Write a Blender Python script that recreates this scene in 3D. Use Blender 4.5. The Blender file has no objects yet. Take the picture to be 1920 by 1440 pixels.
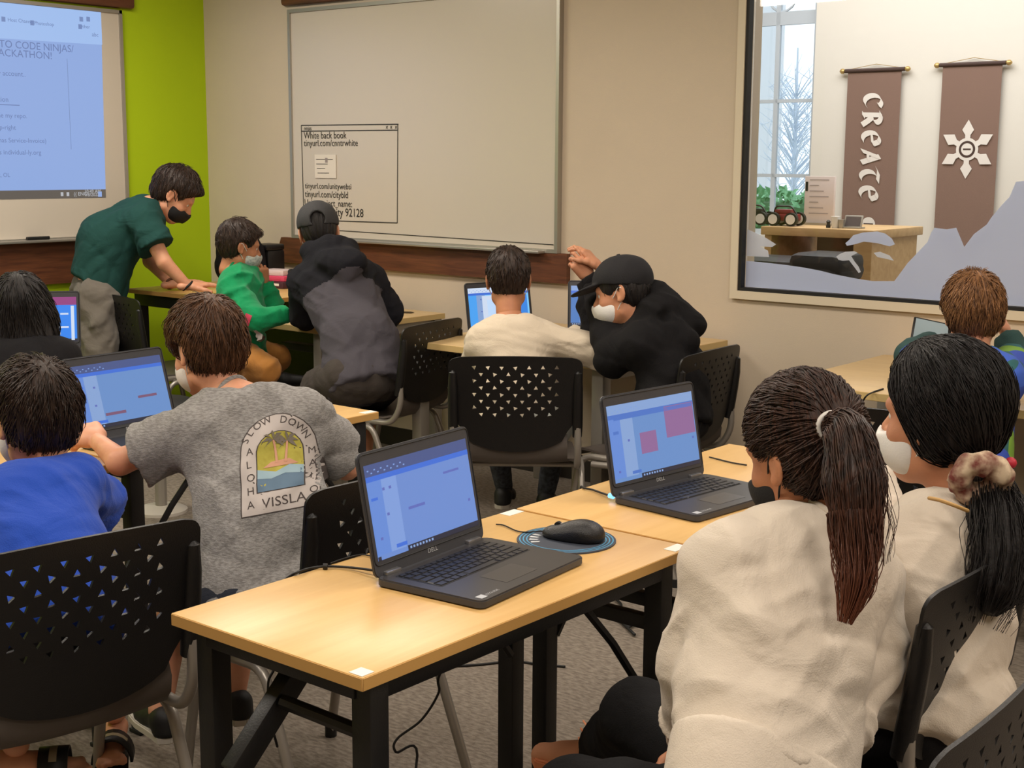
import bpy, bmesh, math, random
import numpy as np
import openvdb
from mathutils import Vector, Matrix
from mathutils.bvhtree import BVHTree
from mathutils.geometry import delaunay_2d_cdt

# ------------------------------------------------------------------ camera, world, lights, exposure
SC = bpy.context.scene
COL = SC.collection
FPX = 2560.0
H = 1.5075
PIT, ROL, YAW = math.radians(9.32), math.radians(0.33), math.radians(-39.218)
_cy, _sy = math.cos(YAW), math.sin(YAW)
FWD = Vector((_sy*math.cos(PIT), _cy*math.cos(PIT), -math.sin(PIT)))
_r = Vector((_cy, -_sy, 0)); _u = _r.cross(FWD)
RGT = math.cos(ROL)*_r + math.sin(ROL)*_u
UPV = -math.sin(ROL)*_r + math.cos(ROL)*_u
CAM = Vector((0, 0, H))
cd = bpy.data.cameras.new('camera'); cam = bpy.data.objects.new('camera', cd); COL.objects.link(cam)
cd.sensor_width = 36.0; cd.lens = 36.0*FPX/1920.0; cd.clip_start = 0.05; cd.clip_end = 200
Mc = Matrix((RGT, UPV, -FWD)).transposed().to_4x4(); Mc.translation = CAM
cam.matrix_world = Mc
SC.camera = cam
SC.view_settings.view_transform = 'Standard'; SC.view_settings.look = 'None'
SC.view_settings.gamma = 1.0; SC.view_settings.use_curve_mapping = False
SC.view_settings.exposure = 0.0
W = bpy.data.worlds.new('world'); SC.world = W; W.use_nodes = True
W.node_tree.nodes['Background'].inputs[0].default_value = (0.80, 0.91, 1.0, 1)
W.node_tree.nodes['Background'].inputs[1].default_value = 1.6

def area(name, loc, sx, sy, power, col, rot=(0, 0, 0)):
    l = bpy.data.lights.new(name, 'AREA'); l.shape = 'RECTANGLE'; l.size = sx; l.size_y = sy
    l.energy = power; l.color = col
    o = bpy.data.objects.new(name, l); COL.objects.link(o); o.location = loc; o.rotation_euler = rot
    return o
LX = [(-5.3, 3.5), (-5.3, 0.9), (-3.2, 3.2), (-3.2, 0.9), (-1.1, 3.2), (-1.1, 0.9), (0.9, 3.2), (0.9, 0.9)]
for _i, (_x, _y) in enumerate(LX):
    area('ceiling_lamp', (_x, _y, 2.70), 1.15, 0.55, 40 if _x < -5 else 28, (1.0, 0.90, 0.79))
area('hall_fill', (-3.0, 6.8, 3.3), 3.5, 1.6, 105, (1.0, 0.985, 0.97))  # unseen fill light added under the hall ceiling to brighten the hall

# ------------------------------------------------------------------ pixel helpers (photo pixel + distance -> a point)
def ray(x, y): return FWD + (x-960)/FPX*RGT - (y-720)/FPX*UPV
def at(x, y, t): return CAM + ray(x, y)*t
def atZ(x, y, z): d = ray(x, y); return CAM + d*((z-H)/d.z)
def atX(x, y, c): d = ray(x, y); return CAM + d*(c/d.x)
def atY(x, y, c): d = ray(x, y); return CAM + d*(c/d.y)

# ------------------------------------------------------------------ object helpers
def tag(o, label=None, cat=None, group=None, kind=None):
    if label: o['label'] = label
    if cat: o['category'] = cat
    if group: o['group'] = group
    if kind: o['kind'] = kind
    return o
def empty(name, loc, rz=0.0, label=None, cat=None, group=None):
    o = bpy.data.objects.new(name, None); COL.objects.link(o); o.empty_display_size = 0.1
    o.location = loc; o.rotation_euler = (0, 0, rz)
    return tag(o, label, cat, group)
def link(name, me, mats, parent=None, M=None):
    if mats is not None:
        for m in (mats if isinstance(mats, (list, tuple)) else [mats]): me.materials.append(m)
    o = bpy.data.objects.new(name, me); COL.objects.link(o)
    if parent is not None: o.parent = parent
    if M is not None: o.matrix_local = M
    return o
def smooth(me, ang=None):
    me.polygons.foreach_set('use_smooth', [True]*len(me.polygons))
    if ang is not None:
        try: me.set_sharp_from_angle(angle=math.radians(ang))
        except Exception: pass
    return me
def bm_mesh(bm, name='m', sm=None):
    bmesh.ops.recalc_face_normals(bm, faces=bm.faces)
    me = bpy.data.meshes.new(name); bm.to_mesh(me); bm.free()
    if sm is not None: smooth(me, sm)
    return me
def add_box(bm, c, s, bev=0.0, M=None, mi=0, seg=2):
    r = bmesh.ops.create_cube(bm, size=1.0)
    vs = r['verts']
    T = Matrix.Translation(Vector(c)) @ Matrix.Diagonal((s[0], s[1], s[2], 1))
    if M is not None: T = M @ T
    bmesh.ops.transform(bm, matrix=T, verts=vs)
    fs = list({f for v in vs for f in v.link_faces})
    if bev > 0:
        es = list({e for v in vs for e in v.link_edges})
        rr = bmesh.ops.bevel(bm, geom=es, offset=bev, segments=seg, affect='EDGES', profile=0.5)
        fs = rr['faces'] + [f for f in fs if f.is_valid]
    for f in fs:
        if f.is_valid: f.material_index = mi
def box(name, c, s, m, parent=None, bev=0.0, M=None):
    bm = bmesh.new(); add_box(bm, c, s, bev, M); return link(name, bm_mesh(bm, name, 35 if bev else None), m, parent)
def tube_data(pts, rad, seg=10, closed=False, cap=True):
    pts = [Vector(p) for p in pts]; n = len(pts)
    rads = rad if isinstance(rad, (list, tuple)) else [rad]*n
    vs, fs = [], []
    t0 = (pts[1]-pts[0]).normalized()
    a = Vector((0, 0, 1)) if abs(t0.z) < 0.9 else Vector((1, 0, 0))
    nrm = (a - t0*a.dot(t0)).normalized()
    for i in range(n):
        if i == 0: t = pts[1]-pts[0] if not closed else pts[1]-pts[-1]
        elif i == n-1: t = pts[-1]-pts[-2] if not closed else pts[0]-pts[-2]
        else: t = pts[i+1]-pts[i-1]
        if t.length < 1e-9: t = t0
        t.normalize()
        nrm = (nrm - t*nrm.dot(t))
        nrm = nrm.normalized() if nrm.length > 1e-6 else t.orthogonal().normalized()
        b = t.cross(nrm)
        for k in range(seg):
            an = 2*math.pi*k/seg
            vs.append(pts[i] + (nrm*math.cos(an) + b*math.sin(an))*rads[i])
    m = n if closed else n-1
    for i in range(m):
        j = (i+1) % n
        for k in range(seg):
            k2 = (k+1) % seg
            fs.append((i*seg+k, i*seg+k2, j*seg+k2, j*seg+k))
    if cap and not closed:
        fs.append(tuple(range(seg))[::-1]); fs.append(tuple((n-1)*seg+k for k in range(seg)))
    return vs, fs
def mesh_from(vs, fs, name='m', sm=None):
    me = bpy.data.meshes.new(name); me.from_pydata([tuple(v) for v in vs], [], fs); me.update()
    if sm is not None: smooth(me, sm)
    return me
def spline(pts, n=6):
    """Catmull-Rom through pts"""
    P = [Vector(p) for p in pts]; P = [P[0]*2-P[1]] + P + [P[-1]*2-P[-2]]
    out = []
    for i in range(1, len(P)-2):
        for k in range(n):
            t = k/n
            out.append(0.5*((2*P[i]) + (P[i+1]-P[i-1])*t + (2*P[i-1]-5*P[i]+4*P[i+1]-P[i+2])*t*t + (3*P[i]-P[i-1]-3*P[i+1]+P[i+2])*t**3))
    out.append(P[-2]); return out
def fillet(pts, r=0.05, n=5):
    P = [Vector(p) for p in pts]; out = [P[0]]
    for i in range(1, len(P)-1):
        a = (P[i-1]-P[i]); b = (P[i+1]-P[i]); ra = min(r, a.length*.45, b.length*.45)
        A = P[i]+a.normalized()*ra; B = P[i]+b.normalized()*ra
        for k in range(n+1):
            t = k/n; out.append(A*(1-t)**2 + P[i]*2*t*(1-t) + B*t*t)
    out.append(P[-1]); return out
def tube(name, pts, rad, m, parent=None, seg=10, closed=False):
    vs, fs = tube_data(pts, rad, seg, closed); return link(name, mesh_from(vs, fs, name, 50), m, parent)
def quad(name, a, b, c, d, m, parent=None):
    return link(name, mesh_from([a, b, c, d], [(0, 1, 2, 3)], name), m, parent)
def dup(o, parent=None, **kw):
    c = o.copy(); COL.objects.link(c)
    if parent is not None: c.parent = parent
    for ch in list(o.children): dup(ch, c)
    return c

# ------------------------------------------------------------------ materials
def lin(c):
    return tuple(((x/255)/12.92 if x/255 <= .04045 else ((x/255+.055)/1.055)**2.4) for x in c) + (1,)
MATS = {}
def mat(name, rgb, rough=0.6, metal=0.0, var=None, nscale=8.0, bump=0.0, bscale=60.0, stretch=None, spec=0.5, sss=0.0, coat=0.0, sheen=0.0):
    """procedural principled material: colour varied by noise, fine noise bump"""
    m = bpy.data.materials.new(name); m.use_nodes = True; nt = m.node_tree; b = nt.nodes['Principled BSDF']
    b.inputs['Base Color'].default_value = lin(rgb); b.inputs['Roughness'].default_value = rough
    b.inputs['Metallic'].default_value = metal; b.inputs['Specular IOR Level'].default_value = spec
    if sss: b.inputs['Subsurface Weight'].default_value = sss; b.inputs['Subsurface Radius'].default_value = (.012, .005, .003)
    if coat: b.inputs['Coat Weight'].default_value = coat
    if sheen: b.inputs['Sheen Weight'].default_value = sheen; b.inputs['Sheen Roughness'].default_value = .5
    tc = nt.nodes.new('ShaderNodeTexCoord'); mp = nt.nodes.new('ShaderNodeMapping')
    nt.links.new(tc.outputs['Object'], mp.inputs[0])
    if stretch: mp.inputs['Scale'].default_value = stretch
    if var is not None:
        n = nt.nodes.new('ShaderNodeTexNoise'); n.inputs['Scale'].default_value = nscale; n.inputs['Detail'].default_value = 5
        cr = nt.nodes.new('ShaderNodeValToRGB'); cr.color_ramp.elements[0].position = .35; cr.color_ramp.elements[1].position = .65
        cr.color_ramp.elements[0].color = lin(var); cr.color_ramp.elements[1].color = lin(rgb)
        nt.links.new(mp.outputs[0], n.inputs['Vector']); nt.links.new(n.outputs['Fac'], cr.inputs[0]); nt.links.new(cr.outputs[0], b.inputs['Base Color'])
    if bump:
        n2 = nt.nodes.new('ShaderNodeTexNoise'); n2.inputs['Scale'].default_value = bscale; n2.inputs['Detail'].default_value = 4
        bp = nt.nodes.new('ShaderNodeBump'); bp.inputs['Strength'].default_value = bump; bp.inputs['Distance'].default_value = .004
        nt.links.new(mp.outputs[0], n2.inputs['Vector']); nt.links.new(n2.outputs['Fac'], bp.inputs['Height']); nt.links.new(bp.outputs[0], b.inputs['Normal'])
    MATS[name] = m; return m
def emit(name, rgb, s=1.0):
    m = bpy.data.materials.new(name); m.use_nodes = True; nt = m.node_tree; b = nt.nodes['Principled BSDF']
    b.inputs['Base Color'].default_value = (.02, .02, .02, 1); b.inputs['Roughness'].default_value = .35
    b.inputs['Emission Color'].default_value = lin(rgb); b.inputs['Emission Strength'].default_value = s
    MATS[name] = m; return m
def heather(name, a, bcol):
    m = mat(name, a, .95, bump=.5, bscale=350, sheen=.2); nt = m.node_tree; b = nt.nodes['Principled BSDF']
    tc = nt.nodes.new('ShaderNodeTexCoord'); mp = nt.nodes.new('ShaderNodeMapping'); mp.inputs['Scale'].default_value = (60, 60, 260)
    n = nt.nodes.new('ShaderNodeTexNoise'); n.inputs['Scale'].default_value = 1.6; n.inputs['Detail'].default_value = 3
    cr = nt.nodes.new('ShaderNodeValToRGB'); cr.color_ramp.elements[0].position = .38; cr.color_ramp.elements[1].position = .62
    cr.color_ramp.elements[0].color = lin(bcol); cr.color_ramp.elements[1].color = lin(a)
    nt.links.new(tc.outputs['Object'], mp.inputs[0]); nt.links.new(mp.outputs[0], n.inputs['Vector'])
    nt.links.new(n.outputs['Fac'], cr.inputs[0]); nt.links.new(cr.outputs[0], b.inputs['Base Color'])
    return m
def hairmat(name, dark, light, rough=.42):
    """strand colour and relief running out from the crown in the head's own coordinates"""
    m = mat(name, dark, rough, spec=.35); nt = m.node_tree; b = nt.nodes['Principled BSDF']
    tc = nt.nodes.new('ShaderNodeTexCoord'); sp = nt.nodes.new('ShaderNodeSeparateXYZ'); nt.links.new(tc.outputs['Object'], sp.inputs[0])
    a2 = nt.nodes.new('ShaderNodeMath'); a2.operation = 'ADD'; a2.inputs[1].default_value = .04; nt.links.new(sp.outputs[1], a2.inputs[0])
    at2 = nt.nodes.new('ShaderNodeMath'); at2.operation = 'ARCTAN2'; nt.links.new(sp.outputs[0], at2.inputs[0]); nt.links.new(a2.outputs[0], at2.inputs[1])
    cb = nt.nodes.new('ShaderNodeCombineXYZ'); nt.links.new(at2.outputs[0], cb.inputs[0])
    zs = nt.nodes.new('ShaderNodeMath'); zs.operation = 'MULTIPLY'; zs.inputs[1].default_value = 1.2; nt.links.new(sp.outputs[2], zs.inputs[0]); nt.links.new(zs.outputs[0], cb.inputs[1])
    n = nt.nodes.new('ShaderNodeTexNoise'); n.inputs['Scale'].default_value = 22; n.inputs['Detail'].default_value = 6; n.inputs['Distortion'].default_value = .6
    nt.links.new(cb.outputs[0], n.inputs['Vector'])
    cr = nt.nodes.new('ShaderNodeValToRGB'); cr.color_ramp.elements[0].position = .35; cr.color_ramp.elements[1].position = .72
    cr.color_ramp.elements[0].color = lin(dark); cr.color_ramp.elements[1].color = lin(light)
    nt.links.new(n.outputs['Fac'], cr.inputs[0]); nt.links.new(cr.outputs[0], b.inputs['Base Color'])
    bp = nt.nodes.new('ShaderNodeBump'); bp.inputs['Strength'].default_value = .8; bp.inputs['Distance'].default_value = .004
    nt.links.new(n.outputs['Fac'], bp.inputs['Height']); nt.links.new(bp.outputs[0], b.inputs['Normal'])
    return m
def woodmat(name, a, bcol, scale=(1.5, 18, 18), rough=.35):
    m = mat(name, a, rough); nt = m.node_tree; b = nt.nodes['Principled BSDF']
    tc = nt.nodes.new('ShaderNodeTexCoord'); mp = nt.nodes.new('ShaderNodeMapping'); mp.inputs['Scale'].default_value = scale
    n = nt.nodes.new('ShaderNodeTexNoise'); n.inputs['Scale'].default_value = 2.2; n.inputs['Detail'].default_value = 8; n.inputs['Roughness'].default_value = .6; n.inputs['Distortion'].default_value = .5
    cr = nt.nodes.new('ShaderNodeValToRGB'); cr.color_ramp.elements[0].position = .3; cr.color_ramp.elements[1].position = .7
    cr.color_ramp.elements[0].color = lin(bcol); cr.color_ramp.elements[1].color = lin(a)
    nt.links.new(tc.outputs['Object'], mp.inputs[0]); nt.links.new(mp.outputs[0], n.inputs['Vector'])
    nt.links.new(n.outputs['Fac'], cr.inputs[0]); nt.links.new(cr.outputs[0], b.inputs['Base Color'])
    return m
M_wall = mat('wall_paint', (205, 190, 169), .85, var=(201, 186, 165), nscale=1.5, bump=.12, bscale=220)
M_green = mat('lime_paint', (178, 208, 0), .8, var=(174, 204, 0), nscale=1.5, bump=.12, bscale=220)
M_ceil = mat('ceiling_tile', (225, 218, 205), .9, bump=.3, bscale=160)
M_carpet = mat('carpet', (166, 154, 140), 1.0, var=(128, 117, 106), nscale=42, bump=1.0, bscale=380, stretch=(1, 2.4, 1))
M_base = mat('base_vinyl', (44, 38, 32), .6)
M_white = mat('white_board', (205, 196, 182), .28)
M_alu = mat('aluminium', (176, 172, 164), .4, metal=.7)
M_walnut = woodmat('walnut', (112, 66, 40), (74, 40, 24), scale=(2, 2, 26), rough=.5)
M_maple = woodmat('maple_laminate', (224, 184, 120), (213, 170, 105), scale=(14, 1.3, 14), rough=.33)
M_maple2 = woodmat('pale_maple', (224, 194, 142), (212, 180, 128), scale=(1.3, 14, 14), rough=.35)
M_edge = mat('maple_edge', (206, 160, 92), .45)
M_edge2 = mat('pale_maple_edge', (208, 180, 122), .45)
M_blk = mat('black_metal', (20, 20, 21), .45, bump=.1, bscale=300)
M_plas = mat('black_plastic', (17, 16, 17), .38, bump=.25, bscale=500)
M_gplas = mat('grey_seat_plastic', (84, 76, 70), .5)
M_gmet = mat('grey_metal', (150, 145, 136), .4, metal=.25)
M_gtube = mat('silver_tube', (158, 152, 144), .35, metal=.45)
M_lap = mat('laptop_shell', (62, 63, 68), .42, bump=.1, bscale=600)
M_lapb = mat('laptop_deck', (54, 52, 52), .38)
M_key = mat('key_cap', (30, 30, 34), .4)
M_keyw = mat('key_well', (16, 16, 18), .5)
M_hinge = mat('hinge_metal', (150, 150, 152), .3, metal=.8)
M_logo = mat('silver_logo', (205, 208, 212), .35, metal=.3)
M_stick = mat('white_sticker', (238, 232, 222), .5)
M_ink = mat('black_marker', (40, 38, 36), .6)
M_blue = mat('blue_plastic', (60, 110, 190), .4)
M_rubber = mat('black_rubber', (16, 16, 17), .6)

# ------------------------------------------------------------------ flat print helpers
def text_verts(s, size):
    cu = bpy.data.curves.new('t', 'FONT'); cu.body = s; cu.size = size; cu.resolution_u = 3
    o = bpy.data.objects.new('t', cu); COL.objects.link(o)
    me = bpy.data.meshes.new_from_object(o); vs = [tuple(v.co) for v in me.vertices]; fs = [tuple(p.vertices) for p in me.polygons]
    bpy.data.objects.remove(o); bpy.data.curves.remove(cu); bpy.data.meshes.remove(me)
    return vs, fs
class Flat:
    """flat print collected on a plane: O origin, U right, V up, N out of the surface"""
    def __init__(s, O, U, V, N): s.O, s.U, s.V, s.N = map(Vector, (O, U, V, N)); s.v, s.f, s.m, s.mats = [], [], [], []
    def mi(s, m):
        if m not in s.mats: s.mats.append(m)
        return s.mats.index(m)
    def add(s, pts, faces, m, h):
        b = len(s.v)
        for p in pts: s.v.append(s.O + s.U*p[0] + s.V*p[1] + s.N*h)
        for f in faces: s.f.append(tuple(b+i for i in f)); s.m.append(s.mi(m))
    def rect(s, x0, y0, x1, y1, m, h=.001): s.add([(x0, y0), (x1, y0), (x1, y1), (x0, y1)], [(0, 1, 2, 3)], m, h)
    def poly(s, pts, m, h=.001): s.add(pts, [tuple(range(len(pts)))], m, h)
    def line(s, a, b, w, m, h=.001):
        a, b = Vector(a), Vector(b); d = (b-a).normalized(); n = Vector((-d.y, d.x))*w/2
        s.add([a-n, b-n, b+n, a+n], [(0, 1, 2, 3)], m, h)
    def text(s, x, y, t, size, m, h=.002, rot=0, sx=1.0):
        vs, fs = text_verts(t, size); c, q = math.cos(rot), math.sin(rot)
        s.add([(x+(a[0]*sx*c-a[1]*q), y+(a[0]*sx*q+a[1]*c)) for a in vs], fs, m, h)
    def pen(s, pts, w, ang, m, h=.0015):
        """broad-nib pen stroke"""
        n = Vector((math.cos(ang), math.sin(ang)))*w/2; P = [Vector(p) for p in pts]
        for j_, (a, b) in enumerate(zip(P, P[1:])):
            q = [a-n, b-n, b+n, a+n]
            ar = sum(q[i].x*q[(i+1) % 4].y-q[(i+1) % 4].x*q[i].y for i in range(4))
            s.add(q if ar > 0 else q[::-1], [(0, 1, 2, 3)], m, h+j_*.00006)
    def build(s, name, parent=None):
        me = mesh_from(s.v, s.f, name); me.polygons.foreach_set('material_index', s.m)
        return link(name, me, s.mats, parent)
def frame_box(bm, x0, x1, z0, z1, y, w, d, mi=0):
    """a rectangular frame of bars in the XZ plane, front face at y, bars w wide and d deep"""
    for (a, b, c, e) in ((x0, x1, z0, z0+w), (x0, x1, z1-w, z1), (x0, x0+w, z0+w, z1-w), (x1-w, x1, z0+w, z1-w)):
        add_box(bm, ((a+b)/2, y-d/2, (c+e)/2), (b-a, d, e-c), 0, mi=mi)

# ------------------------------------------------------------------ room shell
XL, XR, YB, YF, ZC = -6.5, 2.6, 5.14, -2.6, 2.75
WX0, WX1, WZ0, WZ1 = -2.94, -0.75, 0.962, 2.45
def struct(o): o['kind'] = 'structure'; return o
struct(box('floor', ((XL+XR)/2, (YF+YB)/2, -.05), (XR-XL+.3, YB-YF+.3, .1), M_carpet))
struct(box('ceiling', ((XL+XR)/2, (YF+YB)/2, ZC+.05), (XR-XL+.3, YB-YF+.3, .1), M_ceil))
struct(box('wall_left', (XL-.06, (YF+YB)/2, ZC/2), (.12, YB-YF+.3, ZC), M_green))
struct(box('wall_right', (XR+.06, (YF+YB)/2, ZC/2), (.12, YB-YF+.3, ZC), M_wall))
struct(box('wall_front', ((XL+XR)/2, YF-.06, ZC/2), (XR-XL, .12, ZC), M_wall))
bm = bmesh.new()
for (a, b, c, e) in ((XL, WX0, 0, ZC), (WX1, XR, 0, ZC), (WX0, WX1, 0, WZ0), (WX0, WX1, WZ1, ZC)):
    add_box(bm, ((a+b)/2, YB+.06, (c+e)/2), (b-a, .12, e-c))
struct(link('wall_back', bm_mesh(bm), M_wall))
struct(box('baseboard_back', ((XL+XR)/2, YB-.006, .05), (XR-XL, .012, .1), M_base))
struct(box('baseboard_left', (XL+.006, (YF+YB)/2, .05), (.012, YB-YF, .1), M_base))
# inner window to the hall
M_trim = mat('window_trim', (216, 204, 180), .6)
bm = bmesh.new(); frame_box(bm, WX0-.035, WX1+.035, WZ0-.035, WZ1+.035, YB+.0, .035, .022)
struct(link('trim_1', bm_mesh(bm), M_trim))
wn = struct(empty('window_1', ((WX0+WX1)/2, YB, WZ0)))
bm = bmesh.new(); frame_box(bm, WX0, WX1, WZ0, WZ1, YB+.02, .014, .035)
o = link('frame', bm_mesh(bm), M_rubber, wn); o.matrix_local = Matrix.Translation(-wn.location)
M_glass = bpy.data.materials.new('clear_glass'); M_glass.use_nodes = True
nt = M_glass.node_tree; nt.nodes.clear(); out = nt.nodes.new('ShaderNodeOutputMaterial'); mx = nt.nodes.new('ShaderNodeMixShader')
tr = nt.nodes.new('ShaderNodeBsdfTransparent'); gl = nt.nodes.new('ShaderNodeBsdfGlossy'); gl.inputs['Roughness'].default_value = .02
fr = nt.nodes.new('ShaderNodeFresnel'); fr.inputs[0].default_value = 1.45
nt.links.new(fr.outputs[0], mx.inputs[0]); nt.links.new(tr.outputs[0], mx.inputs[1]); nt.links.new(gl.outputs[0], mx.inputs[2]); nt.links.new(mx.outputs[0], out.inputs[0])
o = box('pane', ((WX0+WX1)/2, YB+.03, (WZ0+WZ1)/2), (WX1-WX0-.028, .006, WZ1-WZ0-.028), M_glass, wn); o.matrix_local = Matrix.Translation(-wn.location)
# frosted film decal on the pane: mountains, low hill, bonsai clouds
def film(name, rgb, op):
    m = bpy.data.materials.new(name); m.use_nodes = True; nt = m.node_tree; nt.nodes.clear()
    out = nt.nodes.new('ShaderNodeOutputMaterial'); mx = nt.nodes.new('ShaderNodeMixShader'); tr = nt.nodes.new('ShaderNodeBsdfTransparent')
    df = nt.nodes.new('ShaderNodeBsdfDiffuse'); tl = nt.nodes.new('ShaderNodeBsdfTranslucent'); m2 = nt.nodes.new('ShaderNodeMixShader')
    df.inputs[0].default_value = lin(rgb); tl.inputs[0].default_value = lin(rgb); tr.inputs[0].default_value = (1, 1, 1, 1)
    m2.inputs[0].default_value = .5; mx.inputs[0].default_value = op
    nt.links.new(df.outputs[0], m2.inputs[1]); nt.links.new(tl.outputs[0], m2.inputs[2]); nt.links.new(tr.outputs[0], mx.inputs[1])
    nt.links.new(m2.outputs[0], mx.inputs[2]); nt.links.new(mx.outputs[0], out.inputs[0]); return m
M_film = film('frosted_film', (212, 224, 255), .97); M_film2 = film('pale_frosted_film', (226, 232, 246), .93)
FY = YB+.0255
def filmpoly(name, px, m, off=0.0):
    P = [atY(x, y, FY-off) for x, y in px]; P = [Vector((min(max(p.x, WX0+.014), WX1-.014), FY-off, min(max(p.z, WZ0+.014), WZ1-.014))) for p in P]
    r = delaunay_2d_cdt([Vector((p.x, p.z)) for p in P], [(i, (i+1) % len(P)) for i in range(len(P))], [], 1, 1e-6)
    return link(name, mesh_from([Vector((v.x, FY-off, v.y))-wn.location for v in r[0]], [tuple(f) for f in r[2]]), m, wn)
filmpoly('mountain_film', [(1385, 560), (1388, 489), (1410, 490), (1440, 493), (1475, 497), (1509, 502), (1540, 508), (1563, 514), (1588, 519), (1609, 523), (1636, 527), (1677, 527), (1702, 493), (1739, 454), (1746, 436), (1752, 427), (1775, 430), (1793, 427), (1808, 463), (1826, 439), (1850, 421), (1860, 406), (1878, 385), (1893, 369), (1905, 341), (1921, 339), (1945, 352), (1990, 400), (2060, 440), (2200, 500), (2200, 640)], M_film)
filmpoly('cloud_film', [(1585, 456), (1592, 450), (1600, 441), (1618, 436), (1645, 434), (1660, 438), (1672, 447), (1678, 458), (1668, 462), (1645, 456), (1620, 453), (1603, 458), (1588, 461)], M_film, .001)
filmpoly('tree_film', [(1568, 481), (1575, 476), (1585, 472), (1602, 471), (1608, 474), (1596, 480), (1602, 490), (1610, 500), (1614, 510), (1610, 512), (1602, 501), (1592, 488), (1580, 489), (1572, 487)], M_film2)
filmpoly('tree_film', [(1386, 432), (1402, 430), (1420, 438), (1436, 446), (1455, 458), (1448, 463), (1425, 462), (1440, 470), (1442, 482), (1400, 480), (1387, 486)], M_film2)
filmpoly('tree_film', [(1638, 474), (1650, 472), (1668, 479), (1676, 489), (1660, 485), (1645, 482)], M_film2)

# ------------------------------------------------------------------ hall behind the inner window
M_hall = mat('hall_paint', (226, 222, 212), .85, bump=.1, bscale=200)
HY = 8.2; HX0, HX1, HZ = -6.8, 3.2, 3.6
hwx0, hwx1 = -4.97, atY(1524, 200, HY).x
hz0, hz1 = 1.02, atY(1450, 22, HY).z
struct(box('floor', ((HX0+HX1)/2, (YB+.13+HY)/2, -.051), (HX1-HX0, HY-YB-.13, .1), mat('hall_floor', (150, 138, 120), .5)))
struct(box('ceiling', ((HX0+HX1)/2, (YB+.12+HY)/2, HZ+.05), (HX1-HX0, HY-YB-.12, .1), M_ceil))
bm = bmesh.new()
for (a, b, c, e) in ((HX0, hwx0, 0, HZ), (hwx1, HX1, 0, HZ), (hwx0, hwx1, 0, hz0), (hwx0, hwx1, 3.0, HZ)):
    add_box(bm, ((a+b)/2, HY+.1, (c+e)/2), (b-a, .2, e-c))
struct(link('wall_hall_back', bm_mesh(bm), M_hall))
struct(box('wall_hall_left', (HX0-.05, (YB+.12+HY)/2, HZ/2), (.1, HY-YB-.12, HZ), M_hall))
struct(box('wall_hall_right', (HX1+.05, (YB+.12+HY)/2, HZ/2), (.1, HY-YB-.12, HZ), M_hall))
struct(box('wall_hall_front', ((HX0+HX1)/2, YB+.155, (ZC+HZ)/2), (HX1-HX0, .05, HZ-ZC), M_hall))
w2 = struct(empty('window_2', ((hwx0+hwx1)/2, HY, hz0)))
M_wfr = mat('white_window_frame', (196, 206, 216), .5)
bm = bmesh.new(); frame_box(bm, hwx0, hwx1, hz0, 3.0, HY+.10, .035, .05)
mxp = atY(1455, 200, HY+.08).x
for zz in ((atY(1450, 190, HY+.08).z, .022), (atY(1450, 329, HY+.08).z, .022), (atY(1450, 36, HY+.08).z, .085)):
    add_box(bm, ((hwx0+hwx1)/2, HY+.085, zz[0]), (hwx1-hwx0-.07, .03, zz[1]))
add_box(bm, (mxp, HY+.083, (hz0+3.0)/2), (.03, .026, 3.0-hz0-.07))
o = link('mullions', bm_mesh(bm), M_wfr, w2); o.matrix_local = Matrix.Translation(-w2.location)
bm = bmesh.new(); vs_, fs_ = tube_data([(mxp+.02+.1*math.cos(a/16*2*math.pi), HY+.085, atY(1450, -6, HY+.08).z+.1*math.sin(a/16*2*math.pi)) for a in range(16)], .008, 6, True)
o = link('scroll', mesh_from(vs_, fs_, 's', 60), M_wfr, w2); o.matrix_local = Matrix.Translation(-w2.location)
o = box('pane', ((hwx0+hwx1)/2, HY+.085, (hz0+3.0)/2), (hwx1-hwx0-.07, .005, 3.0-hz0-.07), M_glass, w2); o.matrix_local = Matrix.Translation(-w2.location)
# outdoors beyond the far window
struct(box('ground', (-7, 15, -.06), (26, 13, .1), mat('paving', (196, 192, 184), .9)))
M_leaf = mat('hedge_leaf', (130, 190, 140), .6, var=(84, 150, 96), nscale=30)
def leaf_cloud(n, cen, rad, size, seed):
    rnd = random.Random(seed); vs, fs = [], []
    for i in range(n):
        while True:
            p = Vector((rnd.uniform(-1, 1), rnd.uniform(-1, 1), rnd.uniform(-1, 1)))
            if .5 < max(abs(p.x), abs(p.y), abs(p.z)) and abs(p.x)**4+abs(p.y)**4+abs(p.z)**4 < 1: break
        c = Vector(cen)+Vector((p.x*rad[0], p.y*rad[1], p.z*rad[2])); a = Vector((rnd.gauss(0, 1), rnd.gauss(0, 1), rnd.gauss(0, 1))).normalized(); b = a.orthogonal().normalized()
        s = size*rnd.uniform(.6, 1.3); k = len(vs); vs += [c-a*s, c+b*s*.5, c+a*s, c-b*s*.5]; fs.append((k, k+1, k+2, k+3))
    return mesh_from(vs, fs)
hd = empty('hedge', atY(1470, 640, 10.6), 0, 'clipped green hedge outside the far hall window', 'hedge')
hc = atY(1470, 402, 10.6); hd.location = (hc.x, 10.6, 0)
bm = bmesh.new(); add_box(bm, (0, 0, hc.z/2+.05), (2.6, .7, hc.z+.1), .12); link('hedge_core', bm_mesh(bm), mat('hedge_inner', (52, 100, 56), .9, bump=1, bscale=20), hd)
lv = link('foliage', leaf_cloud(5200, (0, 0, hc.z/2+.08), (1.4, .45, hc.z/2+.14), .05, 3), M_leaf, hd); lv['kind'] = 'stuff'
tb = atY(1488, 300, 12.5)
tre = empty('bare_tree', (tb.x, 12.5, 0), 0, 'pale slender tree with thin bare twigs seen through the far window', 'tree')
M_bark = mat('pale_bark', (206, 218, 232), .8)
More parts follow.
